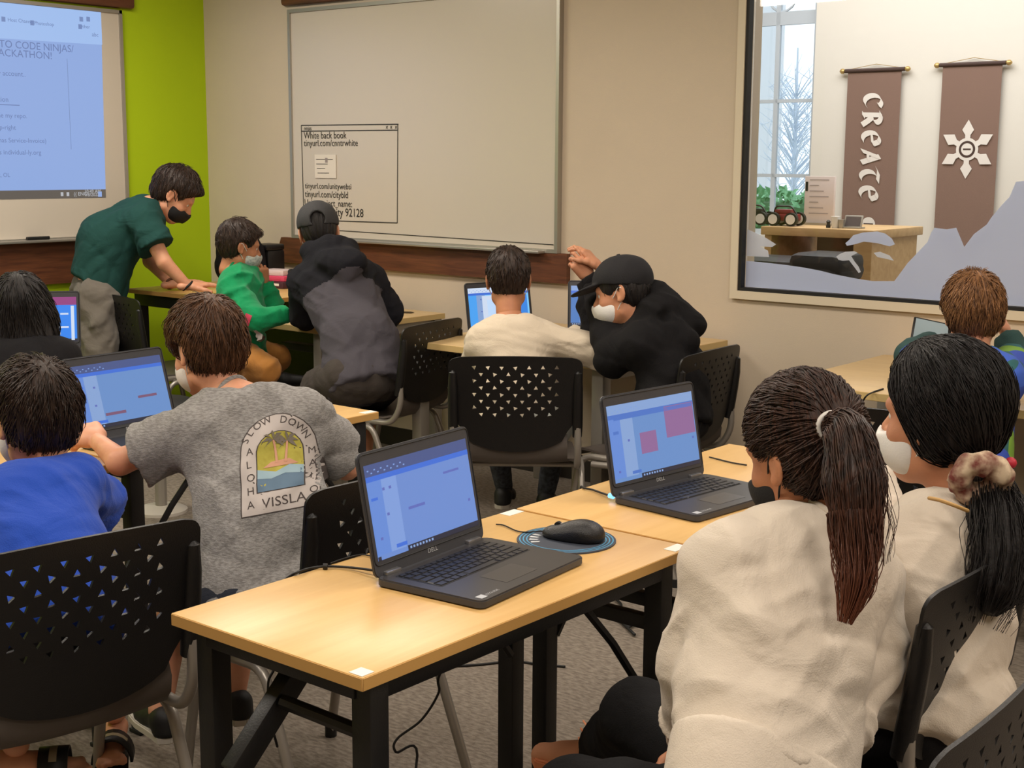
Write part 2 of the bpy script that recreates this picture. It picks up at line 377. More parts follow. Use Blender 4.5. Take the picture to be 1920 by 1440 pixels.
vs, fs = [], []
rnd = random.Random(5)
def add_t(pts, r):
    v, f = tube_data(pts, r, 5); k = len(vs); vs.extend(v); fs.extend(tuple(i+k for i in q) for q in f)
ztop = atY(1488, 90, 12.5).z
link('trunk', mesh_from(*tube_data([(0, 0, 0), (.01, 0, ztop*.5), (0, 0, ztop)], [.04, .028, .008], 8)), M_bark, tre)
for i in range(90):
    z = rnd.uniform(.9, ztop*.82); an = rnd.uniform(0, 6.28); L = rnd.uniform(.25, .55)*(1.1-z/ztop*.7)
    a = Vector((0, 0, z)); b = a+Vector((math.cos(an)*L*.6, math.sin(an)*L*.6, L*.7)); c = a+Vector((math.cos(an)*L, math.sin(an)*L, L*1.1)); add_t([a, b, c], [.008, .005, .002])
    for k in range(3):
        p = a.lerp(c, rnd.uniform(.4, 1)); q = p+Vector((rnd.uniform(-.18, .18), rnd.uniform(-.18, .18), rnd.uniform(.02, .2))); add_t([p, q], [.004, .0015])
tw = link('twigs', mesh_from(vs, fs), M_bark, tre); tw['kind'] = 'stuff'
for i, (xp, zz) in enumerate(((1425, 5.0),)):
    p = atY(xp, 300, 13.5); bm = bmesh.new(); add_box(bm, (0, 0, 2.2), (.35, .3, 4.4), .02); add_box(bm, (0, 0, .15), (.46, .4, .3), .02); add_box(bm, (0, 0, 4.3), (.46, .4, .2), .02)
    o = link('porch_column', bm_mesh(bm), mat('pale_stucco', (222, 226, 230), .8)); o.location = (p.x, 13.5, 0); tag(o, 'pale square porch column outside the far window', 'column')

# hall counter and things on it
CY = 6.5
cz = atY(1530, 428, CY).z
cx0, cx1 = atY(1428, 428, CY).x, atY(1640, 432, CY).x
ct = empty('counter', ((cx0+cx1)/2, CY+.3, 0), 0, 'light oak counter with a thick top in the hall beyond the glass', 'counter')
M_oak = woodmat('oak', (200, 168, 120), (180, 146, 98), scale=(3, 12, 12), rough=.5)
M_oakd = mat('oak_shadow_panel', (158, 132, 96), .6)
w = cx1-cx0
box('top', (0, 0, cz-.022), (w, .62, .045), M_oak, ct, .004)
box('side_panel', (w/2-.07, 0, (cz-.045)/2), (.1, .56, cz-.045), M_oak, ct)
box('side_panel', (-w/2+.03, 0, (cz-.045)/2), (.04, .56, cz-.045), M_oak, ct)
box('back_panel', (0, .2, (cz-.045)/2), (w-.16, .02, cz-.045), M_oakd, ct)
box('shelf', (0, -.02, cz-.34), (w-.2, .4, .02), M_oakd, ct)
# dark office chair under the counter
oc = empty('office_chair', (atY(1500, 500, CY-.25).x, CY-.3, 0), 0, 'black low office chair in front of the hall counter', 'chair')
zc = atY(1500, 495, CY-.25).z
bm = bmesh.new(); add_box(bm, (0, 0, zc-.02), (.62, .34, .11), .05); link('seat', bm_mesh(bm, 's', 40), M_rubber, oc)
bm = bmesh.new(); add_box(bm, (.18, -.02, zc+.02), (.28, .3, .1), .04); link('backrest', bm_mesh(bm, 's', 40), M_rubber, oc)
link('post', mesh_from(*tube_data([(0, 0, .08), (0, 0, zc-.07)], .025, 10)), M_blk, oc)
for k in range(5):
    a = k*2*math.pi/5; link('foot', mesh_from(*tube_data([(0, 0, .1), (math.cos(a)*.28, math.sin(a)*.28, .03)], [.02, .014], 8)), M_blk, oc)
# two small wheeled robot kits
M_whl = mat('white_wheel', (222, 220, 214), .5); M_red = mat('dark_red_plastic', (120, 24, 36), .4)
def rover(px, label, body, hub):
    p = atY(px, 424, CY+.12); e = empty('robot_car', (p.x, CY+.12, cz+.001), .1, label, 'toy car', 'robot cars on the counter')
    bm = bmesh.new(); add_box(bm, (0, 0, .045), (.13, .09, .035), .006); add_box(bm, (-.01, 0, .075), (.09, .07, .025), .004); link('chassis', bm_mesh(bm, 'c', 40), body, e)
    link('roll_bar', mesh_from(*tube_data(fillet([(-.06, -.03, .06), (-.05, -.03, .105), (.04, -.03, .105), (.07, -.03, .06)], .02), .005, 6)), M_blk, e)
    for sx in (-.05, .05):
        for sy in (-.055, .055):
            bm = bmesh.new(); bmesh.ops.create_cone(bm, cap_ends=True, segments=20, radius1=.036, radius2=.036, depth=.026, matrix=Matrix.Translation((sx, sy, .036)) @ Matrix.Rotation(math.pi/2, 4, 'X'))
            wl = link('wheel', bm_mesh(bm, 'w', 40), M_rubber, e)
            bm = bmesh.new(); bmesh.ops.create_cone(bm, cap_ends=True, segments=16, radius1=.026, radius2=.026, depth=.03, matrix=Matrix.Translation((sx, sy, .036)) @ Matrix.Rotation(math.pi/2, 4, 'X')); link('hub', bm_mesh(bm, 'w', 40), hub, wl)
    return e
rover(1418, 'black toy car with a roll bar at the left end of the counter', M_blk, M_whl)
rover(1474, 'dark red toy car with white wheels on the counter', M_red, M_whl)
# upright white notice board
p = atY(1535, 424, CY+.35); q0 = atY(1507, 424, CY+.35); q1 = atY(1562, 424, CY+.35); zt = atY(1540, 331, CY+.35).z
sg = empty('notice_board', (p.x, CY+.35, cz+.001), 0, 'tall pale notice board with grey lines standing on the counter', 'sign')
box('panel', (0, 0, (zt-cz)/2), (q1.x-q0.x, .02, zt-cz), mat('pale_card', (216, 204, 200), .6), sg, .002)
fl = Flat((0, -.0105, 0), (1, 0, 0), (0, 0, 1), (0, -1, 0)); M_gln = mat('grey_print', (150, 140, 138), .7)
hw = (q1.x-q0.x)/2
for k in range(9): fl.rect(-hw+.03, .06+k*.03, hw-.03-(k % 3)*.03, .064+k*.03, M_gln) if .07+k*.03 < zt-cz-.01 else None
fl.rect(-hw+.005, (zt-cz)-.08, -hw+.02, (zt-cz)-.03, M_blk)
fl.build('printed_lines', sg)
box('foot', (0, .02, .006), (q1.x-q0.x+.03, .12, .012), M_alu, sg)
# small tablet on stand, little figure cups
p = atY(1598, 427, CY+.1)
tb_ = empty('small_tablet', (p.x, CY+.1, cz+.001), 0, 'small grey screen leaning on the counter near the hanging banner', 'tablet')
M_ = Matrix.Rotation(math.radians(-18), 4, 'X')
box('body', (0, 0, .035), (.1, .008, .07), M_alu, tb_, .002, M_); box('screen', (0, -.0045, .037), (.084, .002, .05), mat('dark_screen', (92, 84, 84), .3), tb_, 0, M_)
box('stand', (0, .01, .004), (.1, .07, .008), M_alu, tb_, .001)
for px_, lab, m_, hh in ((1553, 'tiny dark figure in front of the pale notice board', M_blk, .04), (1566, 'small white cup beside the notice board', M_whl, .06), (1577, 'small grey cup near the little tablet', M_alu, .045)):
    p = atY(px_, 426, CY+.08)
    v, f = tube_data([(0, 0, 0), (0, 0, hh*.25), (0, 0, hh*.5), (0, 0, hh*.8), (0, 0, hh)], [hh*.28, hh*.3, hh*.2, hh*.3, hh*.12] if m_ is M_blk else [hh*.3, hh*.33, hh*.35, hh*.38, hh*.4], 12)
    o = link('figurine' if m_ is M_blk else 'cup', mesh_from(v, f, 'c', 40), m_); o.location = (p.x, CY+.08, cz+.001); tag(o, lab, 'figure' if m_ is M_blk else 'cup')

# banners hanging on the hall wall
M_ban = mat('brown_banner_cloth', (132, 106, 94), .9, bump=.3, bscale=300); M_rod = mat('dark_wood_rod', (66, 46, 42), .5); M_gold = mat('brass', (200, 170, 110), .35, metal=.6)
M_prt = mat('white_print', (232, 226, 218), .8)
def banner(xl, xr, yt, xbl, ybl, label):
    a = atY(xl, yt, HY-.03); b = atY(xr, yt-6, HY-.03); w = b.x-a.x; zt = a.z
    zb = atY(xbl, ybl, HY-.03).z
    e = empty('banner', ((a.x+b.x)/2, HY-.03, zt), 0, label, 'banner', 'banners on the hall wall')
    n = 24; m = 30; vs, fs = [], []
    for j in range(m+1):
        for i in range(n+1):
            x = (i/n-.5)*w; z = -j/m*(zt-zb)
            z2 = z - (.5-abs(i/n-.5))*2*.17*(1 if j == m else j/m) if j > m-6 else z
            vs.append((x, .004*math.sin(i/n*9)*j/m, z2))
    for j in range(m):
        for i in range(n): k = j*(n+1)+i; fs.append((k, k+1, k+n+2, k+n+1))
    link('cloth', mesh_from(vs, fs, 'c', 60), M_ban, e)
    link('rod', mesh_from(*tube_data([(-w/2-.02, 0, .012), (w/2+.02, 0, .012)], .013, 10)), M_rod, e)
    for s in (-1, 1):
        v, f = tube_data([(s*(w/2+.02), 0, .012), (s*(w/2+.03), 0, .012), (s*(w/2+.045), 0, .012), (s*(w/2+.055), 0, .012)], [.009, .016, .016, .006], 10); link('finial', mesh_from(v, f, 'f', 60), M_gold, e)
    link('cord', mesh_from(*tube_data([(-w/2, 0, .02), (0, .02, .05), (w/2, 0, .02)], .002, 5)), M_gold, e)
    return e, w, zt
e1, w1, zt1 = banner(1590, 1691, 137, 1577, 452, 'brown banner with CREATE in white letters down its length')
# CREATE set sideways in broad-pen letters, reading downwards (letter up = +x)
F = Flat((0, -.006, 0), (0, 0, -1), (1, 0, 0), (0, -1, 0))
def arc(cx, cy, rx, ry, a0, a1, n=14): return [(cx+rx*math.cos(math.radians(a0+(a1-a0)*i/n)), cy+ry*math.sin(math.radians(a0+(a1-a0)*i/n))) for i in range(n+1)]
LET = {'C': [arc(.5, .5, .42, .48, 50, 310), [(.70, .78), (.82, .93)]],
       'R': [[(.12, 0), (.16, 1)], arc(.2, .74, .45, .25, 90, -90), [(.3, .5), (.55, .25), (.8, -.05)], [(0, .95), (.3, 1)], [(0, .02), (.25, .02)]],
       'E': [arc(.5, .48, .42, .48, 60, 300), [(.15, .5), (.85, .58)], [(.72, .9), (.86, .62)]],
       'A': [[(.85, 0), (.45, 1.0)], [(.5, .95), (.05, .0)], [(.2, .35), (.7, .38)]],
       'T': [[(.0, .86), (.3, .98), (.9, .95)], arc(.62, .45, .4, .46, 110, 290)]}
scl = .158; uu = .255*1.0
tot = abs(atY(1637, 178, HY-.03).z-atY(1622, 385, HY-.03).z); st = zt1-atY(1637, 176, HY-.03).z
for k, ch in enumerate('CREATE'):
    for s_ in LET[ch]: F.pen([(st+tot/6*(k+.02)+x*tot/6*.80, -w1*.16+y*w1*.34) for x, y in s_], .036, math.radians(35), M_prt, .0015+.001*LET[ch].index(s_))
F.build('letters', e1)
F = Flat((0, -.006, 0), (1, 0, 0), (0, 0, 1), (0, -1, 0))
def disc(cx, cy, r, n=28): return [(cx+r*math.cos(2*math.pi*i/n), cy+r*math.sin(2*math.pi*i/n)) for i in range(n)]
bz = atY(1618, 420, HY-.03).z-zt1
F.poly(disc(.01, bz, .045), M_prt, .001); F.rect(-.022, bz-.006, .042, bz+.006, M_rod, .002)
F.build('badge', e1)
e2, w2_, zt2 = banner(1768, 1880, 126, 1747, 430, 'brown banner with a white six-pointed star emblem')
F = Flat((0, -.006, 0), (1, 0, 0), (0, 0, 1), (0, -1, 0))
zc2 = atY(1811, 280, HY-.03).z-zt2; Rr = .175
for k in range(6):
    a = math.radians(90+60*k); c, s = math.cos(a), math.sin(a)
    F.poly([(x*c-y*s, x*s+y*c+zc2) for x, y in ((.055, -.016), (.085, -.016), (.115, -.036), (Rr, 0), (.115, .036), (.085, .016), (.055, .016))], M_prt, .001)
F.poly([(x, y+zc2) for x, y in disc(0, 0, .068)], M_prt, .0012); F.poly([(x, y+zc2) for x, y in disc(0, 0, .050)], M_rod, .002)
F.poly([(x, y+zc2) for x, y in disc(0, 0, .036)], M_prt, .0028); F.rect(-.024, zc2-.005, .024, zc2+.005, M_rod, .0036)
F.build('star_emblem', e2)

# ------------------------------------------------------------------ boards
bx0, bx1, bz0, bz1 = -5.75, -3.90, 1.075, 2.30
wb = empty('whiteboard', ((bx0+bx1)/2, YB, bz0), 0, 'wide whiteboard with handwritten web addresses in its lower left corner', 'whiteboard')
def loc(o, e): o.matrix_local = Matrix.Translation(-e.location); return o
loc(box('panel', ((bx0+bx1)/2, YB-.012, (bz0+bz1)/2), (bx1-bx0-.03, .02, bz1-bz0-.03), M_white, wb), wb)
bm = bmesh.new(); frame_box(bm, bx0, bx1, bz0, bz1, YB-.001, .018, .032); loc(link('frame', bm_mesh(bm), M_alu, wb), wb)
loc(box('pen_tray', ((bx0+bx1)/2+.05, YB-.05, bz0+.004), (bx1-bx0-.25, .06, .014), M_alu, wb, .003), wb)
def wbp(x, y):
    p = atY(x, y, YB-.023); return (p.x, p.z)
F = Flat((0, YB-.023, 0), (1, 0, 0), (0, 0, 1), (0, -1, 0))
def ln(a, b, w=.005): F.line(wbp(*a), wbp(*b), w, M_ink)
ln((565, 235), (747, 233)); ln((565, 246), (745, 244)); ln((565, 235), (570, 415)); ln((746, 233), (745, 418)); ln((628, 414), (745, 418))
ln((632, 432), (1038, 459), .004)
for x in (724, 732, 741): ln((x, 236), (x+3, 241), .003); ln((x+3, 236), (x, 241), .003)
def wtext(x, y, s, size, sx=.9): p = wbp(x, y); F.text(p[0], p[1], s, size, M_ink, .0012, rot=.0, sx=sx)
wtext(570, 244, 'ninjas', .03)
wtext(570, 260, 'White back book', .052); wtext(570, 274, 'tinyurl.com/cnntrwhite', .05)
wtext(572, 353, 'tinyurl.com/unitywebsi', .044); wtext(572, 369, 'tinyurl.com/citybld', .05); wtext(571, 385, 'Unity project_name:', .05); wtext(610, 404, ': unity 92128', .062)
loc(F.build('marker_writing', wb), wb)
# note card
nc = wbp(611, 312)
nt_ = tag(box('note_card', (nc[0], YB-.026, nc[1]), (.165, .003, .125), mat('card', (226, 218, 206), .6)), 'small white note card stuck on the whiteboard inside the drawn window', 'note')
nt_.location = (0, 0, 0)
F = Flat((nc[0], YB-.0278, nc[1]), (1, 0, 0), (0, 0, 1), (0, -1, 0))
for k, (a, b) in enumerate(((-.07, .06), (-.07, .02), (-.065, .0), (-.06, .03))): F.rect(a, .035-k*.024, b, .038-k*.024, M_ink, .0005)
F.rect(.0, .02, .02, .045, M_gln, .0006)
o = F.build('card_print'); o.parent = nt_
# walnut rails round the boards
bm = bmesh.new()
vs = [(-5.84, .0, 1.075), (-3.845, 0, 1.075), (-3.845, 0, .935), (-5.90, 0, .935)]
rail = mesh_from([(v[0], YB-.001, v[2]) for v in vs]+[(v[0], YB-.03, v[2]) for v in vs], [(0, 1, 2, 3), (7, 6, 5, 4), (0, 4, 5, 1), (1, 5, 6, 2), (2, 6, 7, 3), (3, 7, 4, 0)])
tag(link('wall_rail', rail, M_walnut), 'dark walnut rail under the handwritten whiteboard', 'rail')
tag(box('wall_rail', ((-5.80-3.8)/2, YB-.02, 2.385), (2.0, .04, .13), M_walnut, None, .02), 'dark walnut rail above the handwritten whiteboard', 'rail')
sy0, sy1, sz0, sz1 = 2.72, 4.565, 1.07, 2.295
pb = empty('projection_board', (XL, (sy0+sy1)/2, sz0), 0, 'whiteboard on the lime wall with a projected web page', 'whiteboard')
loc(box('panel', (XL+.012, (sy0+sy1)/2, (sz0+sz1)/2), (.02, sy1-sy0-.03, sz1-sz0-.03), M_white, pb), pb)
bm = bmesh.new()
for (a, b, c, e) in ((sy0, sy1, sz0, sz0+.018), (sy0, sy1, sz1-.018, sz1), (sy0, sy0+.018, sz0, sz1), (sy1-.018, sy1, sz0, sz1)): add_box(bm, (XL+.016, (a+b)/2, (c+e)/2), (.032, b-a, e-c))
loc(link('frame', bm_mesh(bm), M_alu, pb), pb)
loc(box('pen_tray', (XL+.05, (sy0+sy1)/2-.03, sz0+.004), (.06, sy1-sy0-.2, .014), M_alu, pb, .003), pb)
M_prj = emit('projected_page', (152, 182, 240), .82); M_prj2 = emit('projected_band', (164, 196, 246), .9); M_pt = emit('projected_text', (122, 146, 204), .68); M_pbar = emit('projected_taskbar', (150, 140, 130), .35); M_pw = emit('projected_white', (225, 228, 235), .6)
F = Flat((XL+.0225, 0, 0), (0, 1, 0), (0, 0, 1), (1, 0, 0))
def sp(x, y): p = atX(x, y, XL+.0225); return (p.y, p.z)
def spoly(px, m, h=.001): F.poly([sp(*p) for p in px], m, h)
pz = sp(198, 355); ztp = sz1-.02
F.poly([(2.85, 1.34), (pz[0], pz[1]), (sp(189, 24)[0], ztp), (2.85, ztp)], M_prj, .0005)
F.poly([(2.85, ztp-.19), (sp(189, 24)[0], ztp-.17), (sp(189, 24)[0], ztp), (2.85, ztp)], M_prj2, .001)
F.poly([(2.85, 1.295), (pz[0]+.0, pz[1]-.045), (pz[0], pz[1]), (2.85, 1.34)], M_pbar, .0005)
def stext(x, y, s, size, m=M_pt): p = sp(x, y); F.text(p[0], p[1], s, size, m, .0018)
for x, y, s, z in ((-45, 85, 'KIDS TO CODE NINJAS/', .052), (-55, 101, 'THE HACKATHON!', .052), (-20, 140, 'new account..', .036), (-60, 188, 'documentation', .036), (-40, 219, 'under the my repo.', .034), (-30, 242, 'the top-right', .034), (-60, 266, 'Late-Christmas Service-Invoice)', .034), (-60, 289, 'your game as individual-ly.org', .034), (-10, 332, 'ok, OL', .03), (14, 40, 'Host Channel', .026), (64, 46, 'Photoshop', .026), (148, 52, 'Other', .026), (172, 68, 'abc', .03)): stext(x, y, s, z)
M_pi = emit('projected_icon', (134, 160, 216), .7)
for x, y in ((6, 36), (60, 43), (150, 50), (152, 36), (165, 36)): a, b = sp(x, y); F.rect(a-.011, b-.012, a+.011, b+.012, M_pi, .0018)
a, b = sp(-60, 190); a2, b2 = sp(36, 190); F.rect(a, b-.012, a2, b-.008, M_pt, .0018)
a, b = sp(125, 110); a2, b2 = sp(128, 280); F.rect(a, b2, a+.003, b, M_pi, .0012)
for x in (116, 127): a, b = sp(x, 364); F.rect(a-.008, b-.01, a+.008, b+.01, M_pw, .0018)
stext(138, 367, '(( ENG', .028, M_pw); stext(158, 362, '10:49 AM', .026, M_pw); stext(158, 368, '1/8/2022', .026, M_pw); a, b = sp(187, 364); F.rect(a-.012, b-.014, a+.012, b+.014, M_prj, .0018)
loc(F.build('projected_image', pb), pb)
tag(box('wall_rail', (XL+.012, 3.62, .955), (.024, 1.84, .225), M_walnut, None), 'dark walnut panel under the projection board', 'rail')
tag(box('wall_rail', (XL+.02, 3.66, 2.375), (.04, 1.98, .14), M_walnut, None, .02), 'dark walnut rail above the projection board', 'rail')
mk = atX(75, 449, XL+.06)
tag(link('marker_pen', mesh_from(*tube_data([(XL+.05, mk.y-.07, sz0+.02), (XL+.05, mk.y+.06, sz0+.02)], .009, 10)), M_blk), 'black marker lying in the tray of the projection board', 'marker')

# ------------------------------------------------------------------ tables
TZ = .75
def fold_table(x0, x1, y0, y1, label, stickers=(), grp='folding tables with black legs', tz=TZ, brace=True):
    cx, cy = (x0+x1)/2, (y0+y1)/2; w, l = x1-x0, y1-y0
    e = empty('folding_table', (cx, cy, 0), 0, label, 'table', grp)
    box('tabletop', (0, 0, tz-.011), (w, l, .022), [M_maple], e, .0015)
    bm = bmesh.new()
    for (c, s) in (((w/2-.0005, 0, tz-.011), (.0035, l-.003, .019)), ((-w/2+.0005, 0, tz-.011), (.0035, l-.003, .019)), ((0, -l/2+.0005, tz-.011), (w-.003, .0035, .019)), ((0, l/2-.0005, tz-.011), (w-.003, .0035, .019))): add_box(bm, c, s)
    link('edge_band', bm_mesh(bm), M_edge, e)
    for s in (-1, 1):
        box('rail', (s*(w/2-.035), 0, tz-.040), (.03, l-.07, .036), M_blk, e, .003)
        box('end_rail', (0, s*(l/2-.045), tz-.040), (w-.1, .03, .034), M_blk, e, .003)
    for sy in (-1, 1):
        for sx in (-1, 1):
            box('leg', (sx*(w/2-.04), sy*(l/2-.055), (tz-.03)/2+.006), (.042, .042, tz-.042), M_blk, e, .004)
            box('foot_cap', (sx*(w/2-.04), sy*(l/2-.055), .006), (.05, .05, .012), M_rubber, e, .003)
        if not (brace == 'far' and sy < 0): box('crossbar', (0, sy*(l/2-.055), tz-.155), (w-.1, .022, .03), M_blk, e, .003)
        box('crossbar', (0, sy*(l/2-.055), .12), (w-.1, .022, .03), M_blk, e, .003)
        if brace and not (brace == 'far' and sy < 0):
            for sx in (-1, 1):
                a = Vector((sx*(w/2-.055), sy*(l/2-.075), tz-.30)); b = Vector((sx*(w/2-.06), sy*(l/2-.30), tz-.045))
                link('folding_brace', mesh_from(*tube_data([a, a.lerp(b, .5)+Vector((0, 0, .012)), b], .009, 6)), M_blk, e)
    for (sx_, sy_) in stickers:
        o = box('corner_sticker', (sx_*(w/2-.018), sy_*(l/2-(.028 if sy_ > 0 else .016)), tz+.0006), (.028, .05 if sy_ > 0 else .026, .001), M_stick, e)
    return e
t1 = fold_table(-1.841, -1.384, 1.35, 2.264, 'nearest maple folding table carrying the open laptop and mouse', ((1, -1), (1, 1), (-1, 1)), brace='far')
t2 = fold_table(-1.841, -1.384, 2.275, 3.19, 'maple folding table behind the nearest one, in front of the two girls')
t3 = fold_table(-3.35, -2.893, 1.99, 2.905, 'maple folding table in front of the boy in the grey shirt', ((1, 1),))
t4 = fold_table(-3.35, -2.893, 1.065, 1.98, 'maple folding table in front of the boy in the blue shirt')
t5 = fold_table(-4.86, -4.40, 1.55, 2.46, 'maple folding table in front of the person with long black hair')
# inclined leg brace stowed under the nearest table
br = empty('stowed_leg_brace', atZ(470, 1400, .1), 0)
bpy.data.objects.remove(br)
a = atX(565, 1245, -1.62); b = atX(437, 1450, -1.62)
a0 = Vector((a.x, a.y, min(a.z, TZ-.06))) - t1.location; b0 = b - t1.location
d = (b0-a0); L = d.length; Mx = Matrix.Translation((a0+b0)/2) @ d.to_track_quat('Z', 'Y').to_matrix().to_4x4()
box('inclined_strut', (0, 0, 0), (.03, .042, L), M_blk, t1, .003, Mx)
c = atX(530, 1315, -1.6)-t1.location; link('crossbar', mesh_from(*tube_data([c, Vector((.457/2-.05, -.914/2+.06, c.z-.02))], .012, 8)), M_blk, t1)

def desk(x0, x1, y0, y1, label, bars=True):
    cx, cy = (x0+x1)/2, (y0+y1)/2; w, l = x1-x0, y1-y0
    e = empty('desk', (cx, cy, 0), 0, label, 'desk', 'desks with grey legs by the back wall')
    box('tabletop', (0, 0, TZ-.014), (w, l, .028), M_maple2, e, .002)
    bm = bmesh.new()
    for (c, s) in (((w/2-.0005, 0, TZ-.014), (.0035, l-.003, .024)), ((-w/2+.0005, 0, TZ-.014), (.0035, l-.003, .024)), ((0, -l/2+.0005, TZ-.014), (w-.003, .0035, .024))): add_box(bm, c, s)
    link('edge_band', bm_mesh(bm), M_edge2, e)
    for sx in (-1, 1):
        for sy in (-1, 1):
            box('leg', (sx*(w/2-.035), sy*(l/2-.04), (TZ-.028)/2), (.055, .055, TZ-.028), M_gmet, e, .006)
        box('side_rail', (sx*(w/2-.04), 0, TZ-.055), (.025, l-.12, .045), M_gmet, e)
    box('back_rail', (0, l/2-.05, TZ-.055), (w-.1, .025, .045), M_gmet, e)
    if bars: box('cable_tray', (0, -.1, TZ-.16), (w-.12, .06, .035), M_blk, e, .004); 
    return e
d1 = desk(-3.975, -2.96, 4.17, 5.09, 'grey-legged desk where the boy in the cream shirt sits', False)
d2 = desk(-5.22, -4.556, 4.205, 5.05, 'grey-legged desk under the left part of the handwritten whiteboard')
d3 = desk(-2.262, -1.29, 4.23, 5.12, 'grey-legged desk below the inner window at the right', False)
d4 = desk(-1.27, -.3, 4.20, 5.10, 'grey-legged desk at the right edge of the picture', False)
# taller table against the lime wall
fz = .83
fl_ = atZ(236, 541, fz); fr_ = atZ(492, 562, fz); fb_ = 5.08
te = empty('corner_table', ((fl_.x+fr_.x)/2, (fl_.y+fb_)/2, 0), 0, 'maple table in the corner by the lime wall with a person leaning on it', 'table')
w, l = fr_.x-fl_.x, fb_-fl_.y
print('corner table', fl_, fr_)
box('tabletop', (0, 0, fz-.011), (w, l, .022), M_maple, te, .002)
bm = bmesh.new(); add_box(bm, (0, -l/2, fz-.011), (w-.003, .0035, .019)); add_box(bm, (w/2, 0, fz-.011), (.0035, l-.003, .019)); link('edge_band', bm_mesh(bm), M_edge, te)
for sx in (-1, 1):
    for sy in (-1, 1): box('leg', (sx*(w/2-.05), sy*(l/2-.06), (fz-.022)/2), (.05, .05, fz-.022), M_blk, te, .004)
box('apron', (0, -l/2+.04, fz-.055), (w-.06, .02, .06), M_blk, te); box('modesty_panel', (0, l/2-.08, fz-.30), (w-.1, .02, .42), M_blk, te)

# ------------------------------------------------------------------ chairs
def chair_panel():
    """perforated backrest: flat outline with triangular holes, triangulated, thickened and curved"""
    Wd, Ht = .235, .165
    out = []
    def corner(cx, cy, r, a0, a1, n=5): return [(cx+r*math.cos(math.radians(a0+(a1-a0)*i/n)), cy+r*math.sin(math.radians(a0+(a1-a0)*i/n))) for i in range(n+1)]
    top = [(x, Ht+.012*(1-(x/Wd)**2)) for x in np.linspace(Wd-.04, -Wd+.04, 14)]
    out += corner(Wd-.03, Ht-.03, .03, 0, 90)[:-1] + top + corner(-Wd+.03, Ht-.03, .03, 90, 180)[1:]
    out += [(-Wd, y) for y in np.linspace(Ht-.05, -.02, 5)[1:]]
    out += [(-.215, -.06), (-.185, -.10)] + [(x, -.10-.075*math.sqrt(max(0, 1-(x/.19)**2))) for x in np.linspace(-.165, .165, 14)] + [(.185, -.10), (.215, -.06)]
    out += [(Wd, y) for y in np.linspace(-.02, Ht-.05, 5)]
    P = []
    for p in out:
        if not P or (Vector(p)-Vector(P[-1])).length > .004: P.append(p)
    out = P; V = [Vector(p) for p in out]; n = len(out); E = [(i, (i+1) % n) for i in range(n)]; holes = []
    rnd = random.Random(2)
    for r in range(8):
        for c in range(7 if r % 2 == 0 else 6):
            x = (c-(3 if r % 2 == 0 else 2.5))*.048; y = .135-r*.0245
            a0 = rnd.choice((90, -90, 20, 200, 50)); q = [(x+.0095*math.cos(math.radians(a0+120*k)), y+.0095*math.sin(math.radians(a0+120*k))) for k in range(3)]
            b = len(V); V += [Vector(p) for p in q]; E += [(b, b+1), (b+1, b+2), (b+2, b)]; holes.append((x, y))
    for x in np.linspace(-.22, .22, 23):
        for y in (.155, .075, 0, -.055, -.085):
            if all(abs(x-h[0]) > .016 or abs(y-h[1]) > .014 for h in holes): V.append(Vector((float(x), y)))
    r = delaunay_2d_cdt(V, E, [], 1, 1e-5)
    vs = r[0]; inside = []
    def pin(p):
        s = False
        for i in range(n):
            a, b = out[i], out[(i+1) % n]
            if (a[1] > p.y) != (b[1] > p.y) and p.x < (b[0]-a[0])*(p.y-a[1])/(b[1]-a[1])+a[0]: s = not s
        return s
    for f in r[2]:
        c = (vs[f[0]]+vs[f[1]]+vs[f[2]])/3
        if not pin(c): continue
        if any((c-Vector(h)).length < .0046 for h in holes): continue
        inside.append(tuple(f))
    def bend(p, off):
        x, y = p.x, p.y
        return (x, off - .35*x*x - .10*abs(y+.02)**1.5*(1 if y > 0 else -.4) + .0, y)
    bm = bmesh.new()
    fr = [bm.verts.new(bend(p, 0)) for p in vs]; bk = [bm.verts.new(bend(p, -.006)) for p in vs]
    ec = {}
    for f in inside:
        for i in range(3): ec.setdefault(frozenset((f[i], f[(i+1) % 3])), []).append((f[i], f[(i+1) % 3]))
        try: bm.faces.new([fr[i] for i in f]); bm.faces.new([bk[i] for i in reversed(f)])
        except ValueError: pass
    for k, v in ec.items():
        if len(v) == 1: a, b = v[0]; bm.faces.new((fr[b], fr[a], bk[a], bk[b]))
    bmesh.ops.delete(bm, geom=[v for v in bm.verts if not v.link_faces], context='VERTS')
    return bm_mesh(bm, 'perforated', 40)
PANEL = chair_panel()
def seat_mesh():
    vs, fs = [], []; n, m = 14, 14
    prof = [(-.19, .10), (-.205, .06), (-.20, .03), (-.18, .008), (-.14, 0), (-.08, -.004), (0, -.006), (.08, -.002), (.14, .002), (.18, 0), (.205, -.012), (.215, -.03)]
    for (y, z) in prof:
        for i in range(n+1):
            u = i/n*2-1; hw = .215*(1 if y < .1 else 1-.2*((y-.1)/.12)**2)*(1 if y > -.17 else .86)
            vs.append((u*hw, y, z+.012*u*u))
    for j in range(len(prof)-1):
        for i in range(n): k = j*(n+1)+i; fs.append((k, k+1, k+n+2, k+n+1))
    me = mesh_from(vs, fs, 'seat'); bm = bmesh.new(); bm.from_mesh(me)
    bmesh.ops.solidify(bm, geom=bm.faces, thickness=.008)
    return bm_mesh(bm, 'seat', 50)
SEATM = seat_mesh()
SLEEVE = None
